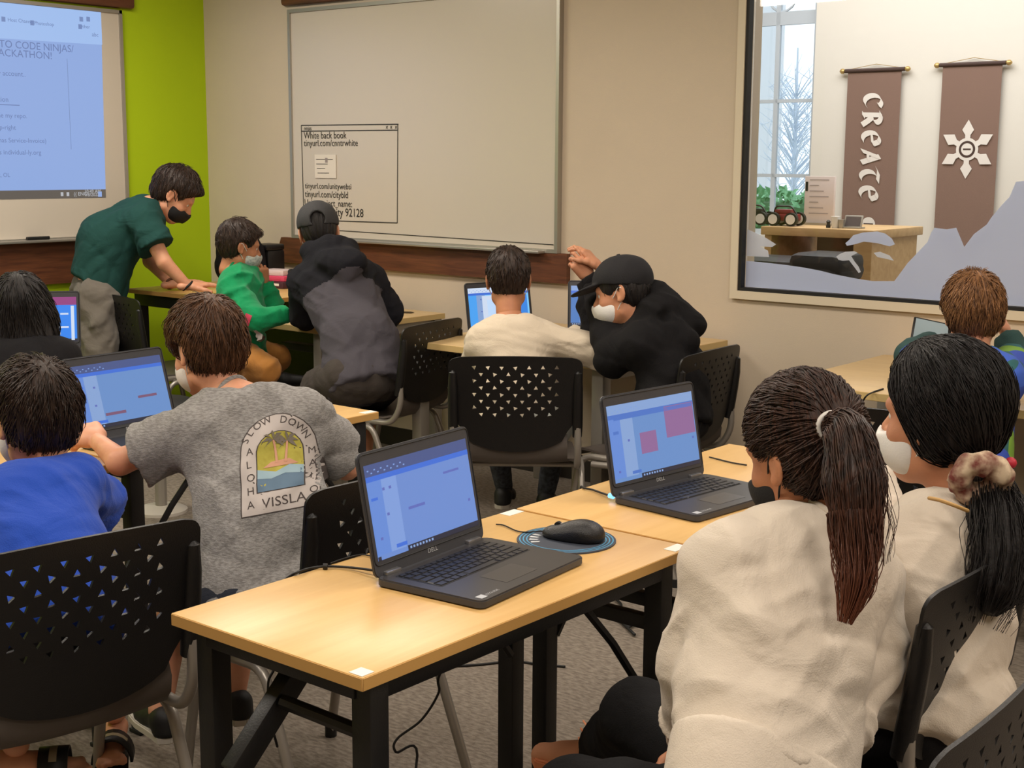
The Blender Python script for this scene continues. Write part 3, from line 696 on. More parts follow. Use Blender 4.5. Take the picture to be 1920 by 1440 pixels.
def make_chair(seat_m):
    """origin on the floor under the seat centre; sitter faces +y, so the backrest is at -y"""
    e = empty('stacking_chair', (0, 0, 0))
    TB = Matrix.Translation((0, -.235, .66)) @ Matrix.Rotation(math.radians(12), 4, 'X')
    TB = Matrix.Translation((0, -.255, .66)) @ Matrix.Rotation(math.radians(10), 4, 'X') @ Matrix.Rotation(math.pi, 4, 'Z')
    link('backrest', PANEL, None if PANEL.materials else M_plas, e, TB)
    link('seat', SEATM, None if SEATM.materials else seat_m, e, Matrix.Translation((0, 0, .435)))
    for s in (-1, 1):
        v, f = tube_data([TB @ Vector((-s*.219, -.017+o_, z_)) for z_, o_ in ((.118, -.010), (.112, -.008), (.06, -.002), (0, .001), (-.08, .003), (-.12, .003))], [.006, .014, .0175, .0185, .0185, .017], 10)
        link('sleeve', mesh_from(v, f, 's', 40), M_plas, e)
        top = TB @ Vector((-s*.219, -.015, -.05))
        p = fillet([top, (s*.222, -.235, .50), (s*.222, -.19, .425), (s*.222, .16, .425), (s*.225, .245, .02)], .06)
        link('side_tube', mesh_from(*tube_data(p, .0125, 10), 't', 50), M_gtube, e)
        p = fillet([(s*.238, .10, .40), (s*.238, -.10, .41), (s*.245, -.26, .02)], .05)
        link('rear_leg', mesh_from(*tube_data(p, .0125, 10), 't', 50), M_gtube, e)
        for q in ((s*.225, .247, .0), (s*.245, -.262, .0)):
            link('foot_cap', mesh_from(*tube_data([q, (q[0], q[1], .03)], .0155, 8), 't', 50), M_rubber, e)
    link('cross_tube', mesh_from(*tube_data([(-.222, .1, .412), (.222, .1, .412)], .010, 8), 't', 50), M_gtube, e)
    link('cross_tube', mesh_from(*tube_data([(-.238, -.08, .412), (.238, -.08, .412)], .010, 8), 't', 50), M_gtube, e)
    return e
CH = []
def chair(x, y, head, label):
    """head: direction the sitter faces, degrees from +x"""
    o = make_chair(M_gplas) if not CH else dup(CH[0]); CH.append(o)
    o.location = (x, y, 0); o.rotation_euler = (0, 0, math.radians(head-90)); tag(o, label, 'chair', 'black stacking chairs with perforated backs'); return o
chair(-2.36, 1.40, 172, 'black perforated chair under the boy in the blue shirt')
_c = at(560, 1000, 2.86)
chair(_c.x-.20, _c.y+.24, 176, 'black perforated chair beside the hip of the boy in the grey shirt')
chair(-3.12, 3.85, 128, 'black perforated chair the boy in the cream shirt sits on, its back to the camera')
_c = at(1312, 748, 5.0)
chair(_c.x-.22, _c.y+.0, 184, 'black perforated chair that the person in the black hoodie sits on')
_c = at(790, 684, 5.75)
chair(_c.x-.24, _c.y+.02, 190, 'black perforated chair with silver tubes beside the person in the two-tone hoodie')
chair(-1.06, 2.26, 180, 'black perforated chair the girl with the scrunchie sits on')
_c = atZ(1742, 1466, .80)
chair(_c.x-.26, _c.y+.22, 182, 'black chair of the girl with the ponytail, cut off by the lower right corner')
chair(-4.68, 3.95, 60, 'black chair under the boy in the green sweater')
chair(-5.75, 4.25, 80, 'black chair tucked at the corner table behind the grey-shirted boy')
chair(-1.55, 3.78, 95, 'black chair of the red-haired boy behind the girl with the scrunchie')

# ------------------------------------------------------------------ laptops
LW, LD = .336, .232
def rrect(x0, y0, x1, y1, r, n=4):
    P = []
    for cx, cy, a0 in ((x1-r, y1-r, 0), (x0+r, y1-r, 90), (x0+r, y0+r, 180), (x1-r, y0+r, 270)):
        P += [(cx+r*math.cos(math.radians(a0+90*i/n)), cy+r*math.sin(math.radians(a0+90*i/n))) for i in range(n+1)]
    return P
def slab(pts, z0, z1, bev=.0015):
    bm = bmesh.new(); vs = [bm.verts.new((x, y, z0)) for x, y in pts]; f = bm.faces.new(vs)
    r = bmesh.ops.extrude_face_region(bm, geom=[f]); bmesh.ops.translate(bm, vec=(0, 0, z1-z0), verts=[v for v in r['geom'] if isinstance(v, bmesh.types.BMVert)])
    if bev: bmesh.ops.bevel(bm, geom=[e for e in bm.edges if abs(e.verts[0].co.z-e.verts[1].co.z) < 1e-6], offset=bev, segments=2, affect='EDGES')
    return bm_mesh(bm, 'slab', 40)
KEYM = {}
def laptop(hl, hr, open_deg, z, label, content, keys=True, logo=True):
    """hl, hr: hinge line left and right as the user sees it; the user is on the -y side of the local frame"""
    hl, hr = Vector((hl[0], hl[1], 0)), Vector((hr[0], hr[1], 0)); mid = (hl+hr)/2; d = hr-hl
    e = empty('laptop', (mid.x, mid.y, z), math.atan2(d.y, d.x), label, 'laptop')
    link('base', slab(rrect(-LW/2, -LD, LW/2, .004, .014), 0.002, .0155), M_lap, e)
    dk = link('deck', slab(rrect(-LW/2+.002, -LD+.002, LW/2-.002, -.006, 0.012), .0155, .0163, 0), M_lapb, e)
    kb = link('keyboard', slab(rrect(-.142, -.125, .142, -.020, .003), .0163, .0166, 0), M_keyw, e)
    if keys:
        rows = [[.0185]*15, [.0175]*13+[.032], [.026]+[.0175]*12+[.024], [.030]+[.0175]*11+[.036], [.038]+[.0175]*10+[.046], [.022, .018, .018, .018, .096, .018, .018, .018, .018, .018]]
        for r, row in enumerate(rows):
            tot = sum(row); sc = .278/tot; x = -.139; hgt = .0155 if r else .010
            yy = -.024-(.0 if r == 0 else .012+(r-1)*.0178)
            for wk in row:
                wkk = wk*sc; key = (round(wkk, 4), hgt)
                if key not in KEYM:
                    bm = bmesh.new(); add_box(bm, (0, 0, 0), (wkk-.0025, hgt-.0012, .002)); 
                    for v in bm.verts:
                        if v.co.z > 0: v.co.x *= .9; v.co.y *= .88
                    KEYM[key] = bm_mesh(bm, 'key'); KEYM[key].materials.append(M_key)
                k = bpy.data.objects.new('key', KEYM[key]); COL.objects.link(k); k.parent = kb; k.location = (x+wkk/2, yy-hgt/2, .0173); x += wkk
    link('touchpad', slab(rrect(-.055, -.205, .045, -.145, .003), .0163, .0167, 0), mat('touchpad', (64, 62, 62), .3) if 'touchpad' not in MATS else MATS['touchpad'], e)
    F = Flat((0, 0, .0167), (1, 0, 0), (0, 1, 0), (0, 0, 1)); F.rect(-.155, -.222, -.137, -.207, M_logo, .0001); F.text(-.133, -.218, 'EZGUIDE', .009, M_logo, .0001); F.build('palm_sticker', e)
    A = math.radians(open_deg-90)
    TL = Matrix.Translation((0, .004, .017)) @ Matrix.Rotation(math.radians(90)-A, 4, 'X')
    TL = Matrix.Translation((0, .002, .013)) @ Matrix.Rotation(math.radians(180-open_deg), 4, 'X')
    # lid local: x right, y up the lid, z towards the back? (front face = +z after rotation towards the user)
    ld = link('lid', slab(rrect(-LW/2, .0, LW/2, LD-.004, .014), -.007, .0), M_lap, e, TL)
    F = Flat((0, 0, .0004), (1, 0, 0), (0, 1, 0), (0, 0, 1))
    content(F, -.1545, .030, .1545, .030+.174)
    o = F.build('screen', ld)
    bz = link('bezel_gasket', mesh_from(*tube_data([(x, y, .0006) for x, y in rrect(-LW/2+.004, .022, LW/2-.004, LD-.008, .01)], .0012, 5, True)), M_rubber, ld)
    F = Flat((0, 0, .0004), (1, 0, 0), (0, 1, 0), (0, 0, 1)); F.text(-.0135, .012, 'DELL', .012, M_logo, .0002, sx=1.15); F.build('maker_logo', ld)
    for s in (-1, 1): box('hinge', (s*.125, .0, .0165), (.042, .013, .012), M_hinge, e, .003)
    return e
def em(name, rgb, s=.85): return MATS[name] if name in MATS else emit(name, rgb, s)
S_bg = em('screen_blue_grey', (112, 148, 220)); S_pan = em('screen_panel', (104, 146, 226)); S_hdr = em('screen_header', (62, 116, 226)); S_top = em('screen_tabs', (74, 92, 148), .8)
S_tsk = em('screen_taskbar', (38, 42, 66), .7); S_chip = em('screen_chip', (96, 112, 196)); S_lt = em('screen_light', (132, 166, 232)); S_pink = em('screen_pink', (150, 108, 160)); S_red = em('screen_brown', (128, 88, 120)); S_wht = em('screen_white', (214, 228, 250), .9)
S_bg2 = em('screen_steel', (108, 150, 212)); S_hdr2 = em('screen_mid_blue', (78, 122, 208)); S_lt2 = em('screen_pale_steel', (140, 172, 224))
def editor(F, x0, y0, x1, y1, bg, pan, hdr, top, blocks, chips, tsk=(0, 1)):
    w, h = x1-x0, y1-y0
    R = lambda a, b, c, d, m, z: F.rect(x0+a*w, y0+b*h, x0+c*w, y0+d*h, m, z)
    R(0, 0, 1, 1, bg, 0); R(0, .05, .13, .82, pan, .0002); R(.13, .05, .27, .82, S_lt if bg is S_bg else S_lt2, .0002)
    R(0, .84, 1, 1, top, .0002); R(0, .82, 1, .875, hdr, .0004); R(.68, .05, 1, .82, bg, .0002)
    R(tsk[0], 0, tsk[1], .055, S_tsk, .0004)
    for k in range(8): R(tsk[0]+.02+k*.03, .015, tsk[0]+.037+k*.03, .04, S_lt2, .0006)
    for (a, b, c, d, m) in blocks: R(a, b, c, d, m, .0006)
    for (a, b) in chips: R(a, b, a+.022, b+.03, S_chip, .0006)
    for k in range(12): R(.02+k*.03, .93-(k % 2)*.03, .035+k*.03, .945-(k % 2)*.03, S_lt, .0006)
def scr_near(F, *a): editor(F, *a, S_bg, S_pan, S_hdr, S_top, [(.34, .42, .50, .45, S_chip), (.72, .68, .88, .705, S_chip), (.18, .07, .28, .11, S_hdr), (.02, .62, .08, .65, S_hdr), (0, 0, .03, .04, S_tsk)], [(.19, .70), (.13, .70), (.14, .43), (.05, .20), (.93, .30)], (.28, 1))
def scr_t2(F, *a): editor(F, *a, S_bg2, S_pan, S_hdr2, S_lt2, [(.33, .30, .52, .58, S_pink), (.64, .44, .99, .86, S_pink), (.06, .80, .98, .85, S_hdr2), (.2, .07, .3, .11, S_hdr2), (.04, .62, .1, .66, S_hdr2)], [(.19, .50), (.94, .36), (.05, .12)], (.30, 1))
def scr_mid(F, *a): editor(F, *a, S_bg2, S_pan, S_hdr, S_top, [(.28, .17, .50, .215, S_red), (.66, .36, .87, .40, S_red), (.18, .07, .29, .115, S_hdr), (.04, .64, .11, .67, S_hdr)], [(.21, .62), (.19, .34), (.05, .08)], (.0, 1))
def scr_far1(F, *a):
    editor(F, *a, em('screen_bright', (120, 196, 250), 1.0), em('screen_cyan', (70, 160, 240), 1.0), S_hdr, S_wht, [(.22, .2, .62, .8, S_wht), (.30, .3, .45, .7, em('screen_pale', (180, 214, 250), 1.0)), (.66, .08, .97, .78, em('screen_azure', (52, 132, 224), 1.0))], [(.19, .7), (.19, .4)])
def scr_far2(F, *a):
    editor(F, *a, em('screen_deep', (64, 116, 186)), em('screen_deep2', (76, 128, 200)), S_hdr, S_lt2, [(.12, .72-k*.085, .2+(k % 3)*.03, .745-k*.085, em('screen_orange', (170, 128, 110))) for k in range(7)], [(.5, .4)])
def scr_row3(F, *a):
    editor(F, *a, em('screen_game_blue', (40, 130, 236), 1.0), em('screen_game2', (60, 150, 240), 1.0), em('screen_magenta', (150, 60, 130), .9), em('screen_magenta', (150, 60, 130), .9), [(.60, .45, .74, .58, S_pink), (.8, .6, .9, .64, S_wht), (.6, .3, .9, .34, S_wht), (.5, .15, .8, .2, S_wht), (.93, .02, .97, .8, S_wht), (.3, .7, .6, .75, S_wht)], [])
lp1 = laptop((-1.676, 1.660), (-1.708, 2.026), 101, TZ, 'nearest open laptop on the maple table, pale blue editor screen', scr_near)
lp2 = laptop((-1.700, 2.440), (-1.665, 2.785), 101, TZ, 'open laptop showing two pink squares in front of the girls', scr_t2)
lp3 = laptop((-3.105, 1.995), (-3.13, 2.36), 106, TZ, 'open laptop facing the boy in the grey shirt', scr_mid, keys=False)

# ------------------------------------------------------------------ signed-distance modelling for people
def V3(p): return np.array(p, dtype=np.float32)
class Sdf:
    def __init__(s): s.ops = []; s.lo = V3((9e9,)*3); s.hi = -s.lo; s.wr = []
    def _b(s, lo, hi): s.lo = np.minimum(s.lo, lo); s.hi = np.maximum(s.hi, hi)
    def cone(s, a, b, ra, rb=None, k=.02, mode='u', flat=None, sq=None):
        """tapered capsule; flat='b' ends it square at b; sq=(axis, factor) flattens it along an axis"""
        rb = ra if rb is None else rb; a, b = V3(a), V3(b); m = max(ra, rb)
        if sq: m *= max(1, sq[1])
        lo, hi = np.minimum(a, b)-m, np.maximum(a, b)+m
        if mode == 'u': s._b(lo, hi)
        s.ops.append(('c', lo, hi, k, mode, (a, b, ra, rb, flat, None if sq is None else (V3(sq[0])/np.linalg.norm(V3(sq[0])), sq[1])))); return s
    def chain(s, pts, rs, k=.02, mode='u', sq=None):
        for i in range(len(pts)-1): s.cone(pts[i], pts[i+1], rs[i], rs[i+1], k, mode, None, sq)
        return s
    def ell(s, c, r, R=None, k=.02, mode='u'):
        c, r = V3(c), V3(r); m = float(r.max()); R = np.eye(3, dtype=np.float32) if R is None else np.array(R, dtype=np.float32)
        if mode == 'u': s._b(c-m, c+m)
        s.ops.append(('e', c-m, c+m, k, mode, (c, r, R))); return s
    def plane(s, p, n, k=.004):
        """keep the side against n"""
        n = V3(n); n = n/np.linalg.norm(n); s.ops.append(('p', None, None, k, 'i', (V3(p), n))); return s
    def wrinkle(s, amp, freq, seed=0, dirs=None, warp=1.0): s.wr.append((amp*1.25, freq*2.6, seed, dirs, warp)); return s
    def field(s, h):
        pad = 4*h+.004+sum(w[0] for w in s.wr); lo = s.lo-pad; n = np.ceil((s.hi+pad-lo)/h).astype(int)+1
        ax = [lo[i]+h*np.arange(n[i], dtype=np.float32) for i in range(3)]
        F = np.full(tuple(n), .25, np.float32)
        for (t, a, b, k, mode, d) in s.ops:
            if t == 'p': sl = (slice(None),)*3
            else:
                mg = k+.022
                i0 = np.clip(np.floor((a-mg-lo)/h).astype(int), 0, n); i1 = np.clip(np.ceil((b+mg-lo)/h).astype(int)+1, 0, n)
                if (i1 <= i0).any(): continue
                sl = tuple(slice(i0[j], i1[j]) for j in range(3))
            X = ax[0][sl[0]][:, None, None]; Y = ax[1][sl[1]][None, :, None]; Z = ax[2][sl[2]][None, None, :]
            if t == 'c':
                pa, pb, ra, rb, flat, sq = d; v = pb-pa; L2 = float(v@v)+1e-12
                x, y, z = X-pa[0], Y-pa[1], Z-pa[2]; u = np.clip((x*v[0]+y*v[1]+z*v[2])/L2, 0, 1)
                dx, dy, dz = x-u*v[0], y-u*v[1], z-u*v[2]
                q = dx*dx+dy*dy+dz*dz
                if sq is not None:
                    nn, f = sq; w = dx*nn[0]+dy*nn[1]+dz*nn[2]; q = q + w*w*(1/(f*f)-1)
                D = np.sqrt(np.maximum(q, 0))-(ra+(rb-ra)*u)
                if sq is not None and f < 1: D = D*(.5+.5*f)
                if flat:
                    e = v/math.sqrt(L2)
                    if 'b' in flat: D = np.maximum(D, (X-pb[0])*e[0]+(Y-pb[1])*e[1]+(Z-pb[2])*e[2])
                    if 'a' in flat: D = np.maximum(D, -(x*e[0]+y*e[1]+z*e[2]))
            elif t == 'e':
                c, r, R = d; x, y, z = X-c[0], Y-c[1], Z-c[2]
                ux = (x*R[0][0]+y*R[0][1]+z*R[0][2])/r[0]; uy = (x*R[1][0]+y*R[1][1]+z*R[1][2])/r[1]; uz = (x*R[2][0]+y*R[2][1]+z*R[2][2])/r[2]
                k0 = np.sqrt(ux*ux+uy*uy+uz*uz); k1 = np.sqrt((ux/r[0])**2+(uy/r[1])**2+(uz/r[2])**2)+1e-9
                D = k0*(k0-1)/k1
            else: D = (X-d[0][0])*d[1][0]+(Y-d[0][1])*d[1][1]+(Z-d[0][2])*d[1][2]
            G = F[sl]
            if mode == 'u': hh = np.maximum(k-np.abs(G-D), 0)/k if k > 0 else 0; F[sl] = np.minimum(G, D)-hh*hh*k*.25
            else:
                if mode == 's': D = -D
                hh = np.maximum(k-np.abs(G-D), 0)/k if k > 0 else 0; F[sl] = np.maximum(G, D)+hh*hh*k*.25
        for (amp, freq, seed, dirs, warp) in s.wr:
            I = np.nonzero(np.abs(F) < amp*2+.012); P = np.stack([ax[0][I[0]], ax[1][I[1]], ax[2][I[2]]], 1)
            F[I] -= (amp*snoise(P, freq, seed, dirs, warp)).astype(np.float32)
        return lo, F
    def arrays(s, h):
        lo, F = s.field(h); g = openvdb.FloatGrid(.25); g.copyFromArray(F); g.transform = openvdb.createLinearTransform(voxelSize=h)
        p, t, q = g.convertToPolygons(isovalue=0.0, adaptivity=0.0)
        p = np.array(p, np.float32)+lo; q = [tuple(int(i) for i in f) for f in q]+[tuple(int(i) for i in f) for f in t]
        if q:
            Q = np.array([f[:3] for f in q[:4000]]); c = p.mean(0)
            a = p[Q[:, 0]]-c; b = p[Q[:, 1]]-c; d = p[Q[:, 2]]-c
            Qa = np.array([f[:3] for f in q]); A = p[Qa[:, 0]]-c; B = p[Qa[:, 1]]-c; D_ = p[Qa[:, 2]]-c
            if float(np.einsum('ij,ij->i', A, np.cross(B, D_)).sum()) < 0: q = [f[::-1] for f in q]
        return p, q
def snoise(P, freq, seed, dirs=None, warp=1.0):
    """cloth folds: a few warped sine trains with rounded ridges and sharp valleys, each fading in and out"""
    r = np.random.RandomState(seed); out = np.zeros(len(P))
    for i in range(4):
        d = r.normal(size=3)*np.array((1, 1, 1.4)) if dirs is None else np.array(dirs)+r.normal(size=3)*.25
        d /= np.linalg.norm(d); e = r.normal(size=3); e /= np.linalg.norm(e); g = r.normal(size=3); g /= np.linalg.norm(g)
        f = freq*(.55+.3*i)
        w = np.sin(P@e*f*.30+r.rand()*6)*1.3*warp + np.sin(P@g*f*.55+r.rand()*6)*.6*warp
        sn = np.abs(np.sin((P@d*f+w)*.5+r.rand()*6)); sn = 1-np.sqrt(np.maximum(0, 1-sn**3*.999))*1.0 if i % 2 else sn**.8-.6
        env = np.clip(.35+.9*np.sin(P@g*f*.22+r.rand()*6)+.4*np.sin(P@e*f*.4+r.rand()*6), 0, 1)
        out += sn*env/(1+.18*i)
    return out
def sdf_obj(name, S, h, m, parent, M=None):
    p, q = S.arrays(h)
    if M is None: p = p-np.array(parent.location, np.float32)
    me = mesh_from(p.tolist(), q, name); smooth(me); return link(name, me, m, parent, M)

# ---- head in its own frame: +y face, +z up, x to the person's right
def head_arrays():
    S = Sdf()
    S.ell((0, -.012, .032), (.074, .094, .086)); S.ell((0, .028, -.03), (.060, .064, .078), k=.04); S.ell((0, .045, -.085), (.036, .036, .03), k=.035)
    S.cone((-.045, .0, -.075), (0, .06, -.10), .02, .018, k=.03).cone((.045, .0, -.075), (0, .06, -.10), .02, .018, k=.03)
    S.cone((-.034, .078, .018), (.034, .078, .018), .012, k=.02)
    S.cone((0, .086, .004), (0, .106, -.030), .007, .011, k=.012).ell((.011, .097, -.034), (.008, .009, .007), k=.006).ell((-.011, .097, -.034), (.008, .009, .007), k=.006)
    for s in (-1, 1):
        S.ell((s*.031, .098, -.002), (.017, .016, .011), k=.014, mode='s'); S.ell((s*.036, .060, -.036), (.024, .024, .022), k=.02)
    S.ell((0, .091, -.060), (.021, .010, .006), k=.006).ell((0, .089, -.071), (.018, .010, .006), k=.006)
    S.ell((0, .1005, -.0655), (.02, .006, .0018), k=.003, mode='s')
    for s in (-1, 1):
        c, q = math.cos(.35), math.sin(.35)
        Re = ((c, s*q, 0), (-s*q, c, 0), (0, 0, 1))
        S.ell((s*.082, -.010, -.006), (.007, .020, .033), R=Re, k=.008); S.ell((s*.090, -.004, -.002), (.006, .010, .019), R=Re, k=.006, mode='s'); S.ell((s*.081, -.002, -.033), (.007, .009, .010), k=.006)
    S.cone((0, -.022, -.055), (0, -.034, -.135), .052, .050, k=.03)
    return S.arrays(.0036)
HEADP, HEADQ = head_arrays(); HEADP = np.array(HEADP)
def frame(c, fwd, up, scale=1.0):
    f = Vector(fwd).normalized(); u = Vector(up); x = f.cross(u).normalized(); u = x.cross(f).normalized()
    M = Matrix((x, f, u)).transposed().to_4x4(); M.translation = Vector(c); return M @ Matrix.Scale(scale, 4)
# ---- hand: wrist at origin, fingers +y, back of hand +z, thumb on +x
def hand_arrays(curl, spread=.12, thumb=(.9, .3)):
    S = Sdf(); S.cone((0, -.03, 0), (0, .01, 0), .026, .026, k=.02, sq=((0, 0, 1), .75))
    S.cone((-.022, .03, 0), (-.030, .085, 0), .017, .0155, k=.02, sq=((0, 0, 1), .8)).cone((0, .02, 0), (0, .092, 0), .020, .016, k=.02, sq=((0, 0, 1), .8)).cone((.018, .03, -.002), (.028, .085, 0), .019, .0155, k=.02, sq=((0, 0, 1), .8))
    for i, (x, y, L, r) in enumerate(((.032, .090, .072, .0088), (.011, .096, .080, .009), (-.011, .092, .074, .0085), (-.031, .084, .058, .0075))):
        a = Vector((x, y, .001)); an = (x*3.2)*spread/.12*.35; th = 0; P = [a-Vector((0, .02, 0)), a]
        for j, (fr_, cc) in enumerate(((.45, .9), (.30, 1.1), (.25, .8))):
            th += curl[i]*cc*.95 if isinstance(curl, (list, tuple)) else curl*cc*.95
            P.append(P[-1]+Vector((math.sin(an)*math.cos(th), math.cos(an)*math.cos(th), -math.sin(th)))*L*fr_)
        S.chain(P, [r*1.05, r*1.06, r, r*.93, r*.82], k=.004)
    a, b = thumb; P = [Vector((.022, .018, -.006)), Vector((.042, .045, -.012))]
    d = Vector((math.sin(a), math.cos(a), -b)).normalized(); P.append(P[-1]+d*.034); d2 = Vector((math.sin(a-.35), math.cos(a-.35), -b-.1)).normalized(); P.append(P[-1]+d2*.027)
    S.chain(P, [.0155, .0125, .0105, .009], k=.010)
    return S.arrays(.0026)
HC = {}
def hand(kind, wrist, tip, back, left, scale):
    """world arrays of a hand whose fingers point from wrist to tip, back of the hand towards `back`"""
    kinds = {'relaxed': (.42, .12, (.7, .5)), 'flat': (.14, .2, (.8, .2)), 'fist': (1.35, .05, (.2, .9)), 'claw': ([.35, .75, .95, 1.05], .16, (.6, .7)), 'type': (.62, .15, (.5, .6)), 'open': ([.1, .35, .6, .8], .25, (.9, .2))}
    if kind not in HC: HC[kind] = hand_arrays(*kinds[kind])
    p, q = HC[kind]; p = np.array(p)
    y = (Vector(tip)-Vector(wrist)).normalized(); z = Vector(back); z = (z-y*z.dot(y)).normalized(); x = y.cross(z)
    if left: p = p*np.array([-1, 1, 1]); q = [f[::-1] for f in q]
    R = np.array([list(x), list(y), list(z)])
    return p*scale@R+np.array(wrist), q
def body_mesh(S, h, headM, hands, name='body'):
    p, q = S.arrays(h); P = [np.array(p)]; Q = list(q); b = len(p)
    HM = np.array(headM); hp = HEADP@HM[:3, :3].T+HM[:3, 3]; P.append(hp); Q += [tuple(i+b for i in f) for f in HEADQ]; b += len(hp)
    for (hp, hq) in hands: P.append(hp); Q += [tuple(i+b for i in f) for f in hq]; b += len(hp)
    return np.concatenate(P), Q

# ---- hair cap + strands
def hair_obj(e, HM, m, style, seed=1, tufts=500, vol=1.0, len_tuft=.05, ears=True, tie=None):
    """hair modelled in the head frame: cap (SDF) and fine strands lying over it"""
    S = Sdf(); v = .014*vol
    S.ell((0, -.014, .036), (.077+v*.9, .096+v, .088+v), k=.02)
    S.ell((0, -.045, -.012), (.066+v*.7, .052+v*.8, .065+v*.6), k=.03)
    if style == 'short':
        S.plane((0, .082, .058), (0, .80, -.60), .012); S.plane((0, -.02, -.082), (0, .25, -1), .015)
        for s in (-1, 1): S.ell((s*.094, .006, -.020), (.034, .032, .044), k=.010, mode='s')
        S.plane((0, .034, -.03), (0, 1, -.55), .01)
        S.ell((0, .070, .078), (.06, .03, .022), k=.02)
    elif style == 'buzz':
        S.plane((0, .080, .060), (0, .80, -.60), .012); S.plane((0, -.02, -.070), (0, .25, -1), .02)
        for s in (-1, 1): S.ell((s*.094, .004, -.022), (.034, .034, .046), k=.010, mode='s')
        S.plane((0, .030, -.03), (0, 1, -.55), .01)
    elif style == 'bowl':
        S.plane((0, .084, .044), (0, .86, -.50), .012); S.plane((0, -.02, -.082), (0, .45, -1), .02)
        for s in (-1, 1): S.ell((s*.092, .010, -.030), (.030, .034, .034), k=.010, mode='s'); S.ell((s*.056, .032, .048), (.032, .046, .042), k=.03)
        S.ell((0, .070, .066), (.070, .036, .038), k=.03); S.plane((0, .042, -.03), (0, 1, -.8), .01)
    elif style == 'capped':
        S.plane((0, 0, .034), (0, -.2, 1), .006); S.plane((0, -.02, -.092), (0, .25, -1), .015)
        for s in (-1, 1): S.ell((s*.094, .010, -.028), (.030, .034, .036), k=.010, mode='s')
        S.plane((0, .040, -.03), (0, 1, -.6), .01)
    elif style == 'pulled':
        S.plane((0, .075, .050), (0, .80, -.60), .012); S.plane((0, -.02, -.088), (0, .35, -1), .015)
        for s in (-1, 1):
            if ears: S.ell((s*.094, .016, -.024), (.034, .036, .050), k=.010, mode='s')
            else: S.cone((s*.060, .0, .03), (s*.056, -.02, -.035), .034, .036, k=.03)
        S.plane((0, .026 if ears else .034, -.03), (0, 1, -.5), .01)
    elif style == 'long':
        S.plane((0, .078, .050), (0, .82, -.57), .012); S.plane((0, .030, -.03), (0, 1, -.35), .012)
        S.cone((-.02, -.03, -.03), (-.02, -.06, -.26), .092, .08, k=.03, sq=((0, 1, 0), .75)); S.cone((.03, -.03, -.03), (.03, -.06, -.26), .090, .078, k=.03, sq=((0, 1, 0), .75)); S.plane((0, 0, -.27), (0, 0, -1), .02)
    lo_, hi_ = S.lo, S.hi
    p, q = S.arrays(.0045); p = np.array(p)
    th = np.arctan2(p[:, 0], -(p[:, 1]+.045)); el = np.arctan2(p[:, 2]-.02, np.hypot(p[:, 0], p[:, 1]+.02))
    r = np.random.RandomState(seed); dsp = np.zeros(len(p))
    for n_ in (9, 15, 23, 37):
        dsp += np.sin(n_*th+r.rand()*6+2.2*np.sin(el*2.2+r.rand()*6)+1.2*np.sin(3*th+r.rand()*6))/(n_**.5)
    c = np.array((0, -.014, .02)); d = p-c; d /= np.linalg.norm(d, axis=1)[:, None]; p = p+d*(dsp*.0042)[:, None]
    me = mesh_from(p.tolist(), q, 'hair'); smooth(me)
    Me = Matrix.Translation(-e.location) @ HM
    ho = link('hair', me, m, e, Me)
    if tufts:
        bvh = BVHTree.FromPolygons([tuple(v_) for v_ in p], q); rnd = random.Random(seed); vs, fs = [], []
        crown = Vector((rnd.uniform(-.01, .01), -.065, .105)).normalized()
        cc = Vector((0, -.02, .02))
        if tie is not None: crown = (HM.inverted() @ tie - cc).normalized()
        for i in range(tufts):
            d0 = Vector((rnd.gauss(0, 1), rnd.gauss(-.25, 1), rnd.gauss(.3, .9))).normalized()
            hit = bvh.ray_cast(cc+d0*.4, -d0, .5)
            if hit[0] is None: continue
            P0 = hit[0]; pts = [P0-d0*.003]; L = len_tuft*rnd.uniform(.6, 1.3); cur = P0; lift = rnd.uniform(.0005, .0035)*vol
            sw = rnd.uniform(-.25, .25); ok = True
            for k in range(5):
                rd = (cur-cc).normalized(); t = (rd*crown.dot(rd)-crown); 
                if t.length < .05: t = rd.orthogonal()
                t = t.normalized(); t = (t+rd.cross(t)*sw).normalized(); nx = cur+t*L/5; dd = (nx-cc).normalized()
                hh = bvh.ray_cast(cc+dd*.4, -dd, .5)
                if hh[0] is None or abs((hh[0]-nx).length) > .03: cur = nx
                else: cur = hh[0]
                pts.append(cur+dd*(lift*(1+.35*k)))
            v_, f_ = tube_data(pts, [.0013, .0018, .0017, .0014, .0010, .0004], 3, cap=False); kk = len(vs); vs += v_; fs += [tuple(a+kk for a in f) for f in f_]
        so = link('strands', smooth(mesh_from(vs, fs, 'strands')), m, e, Me); so['kind'] = 'stuff'
    return ho
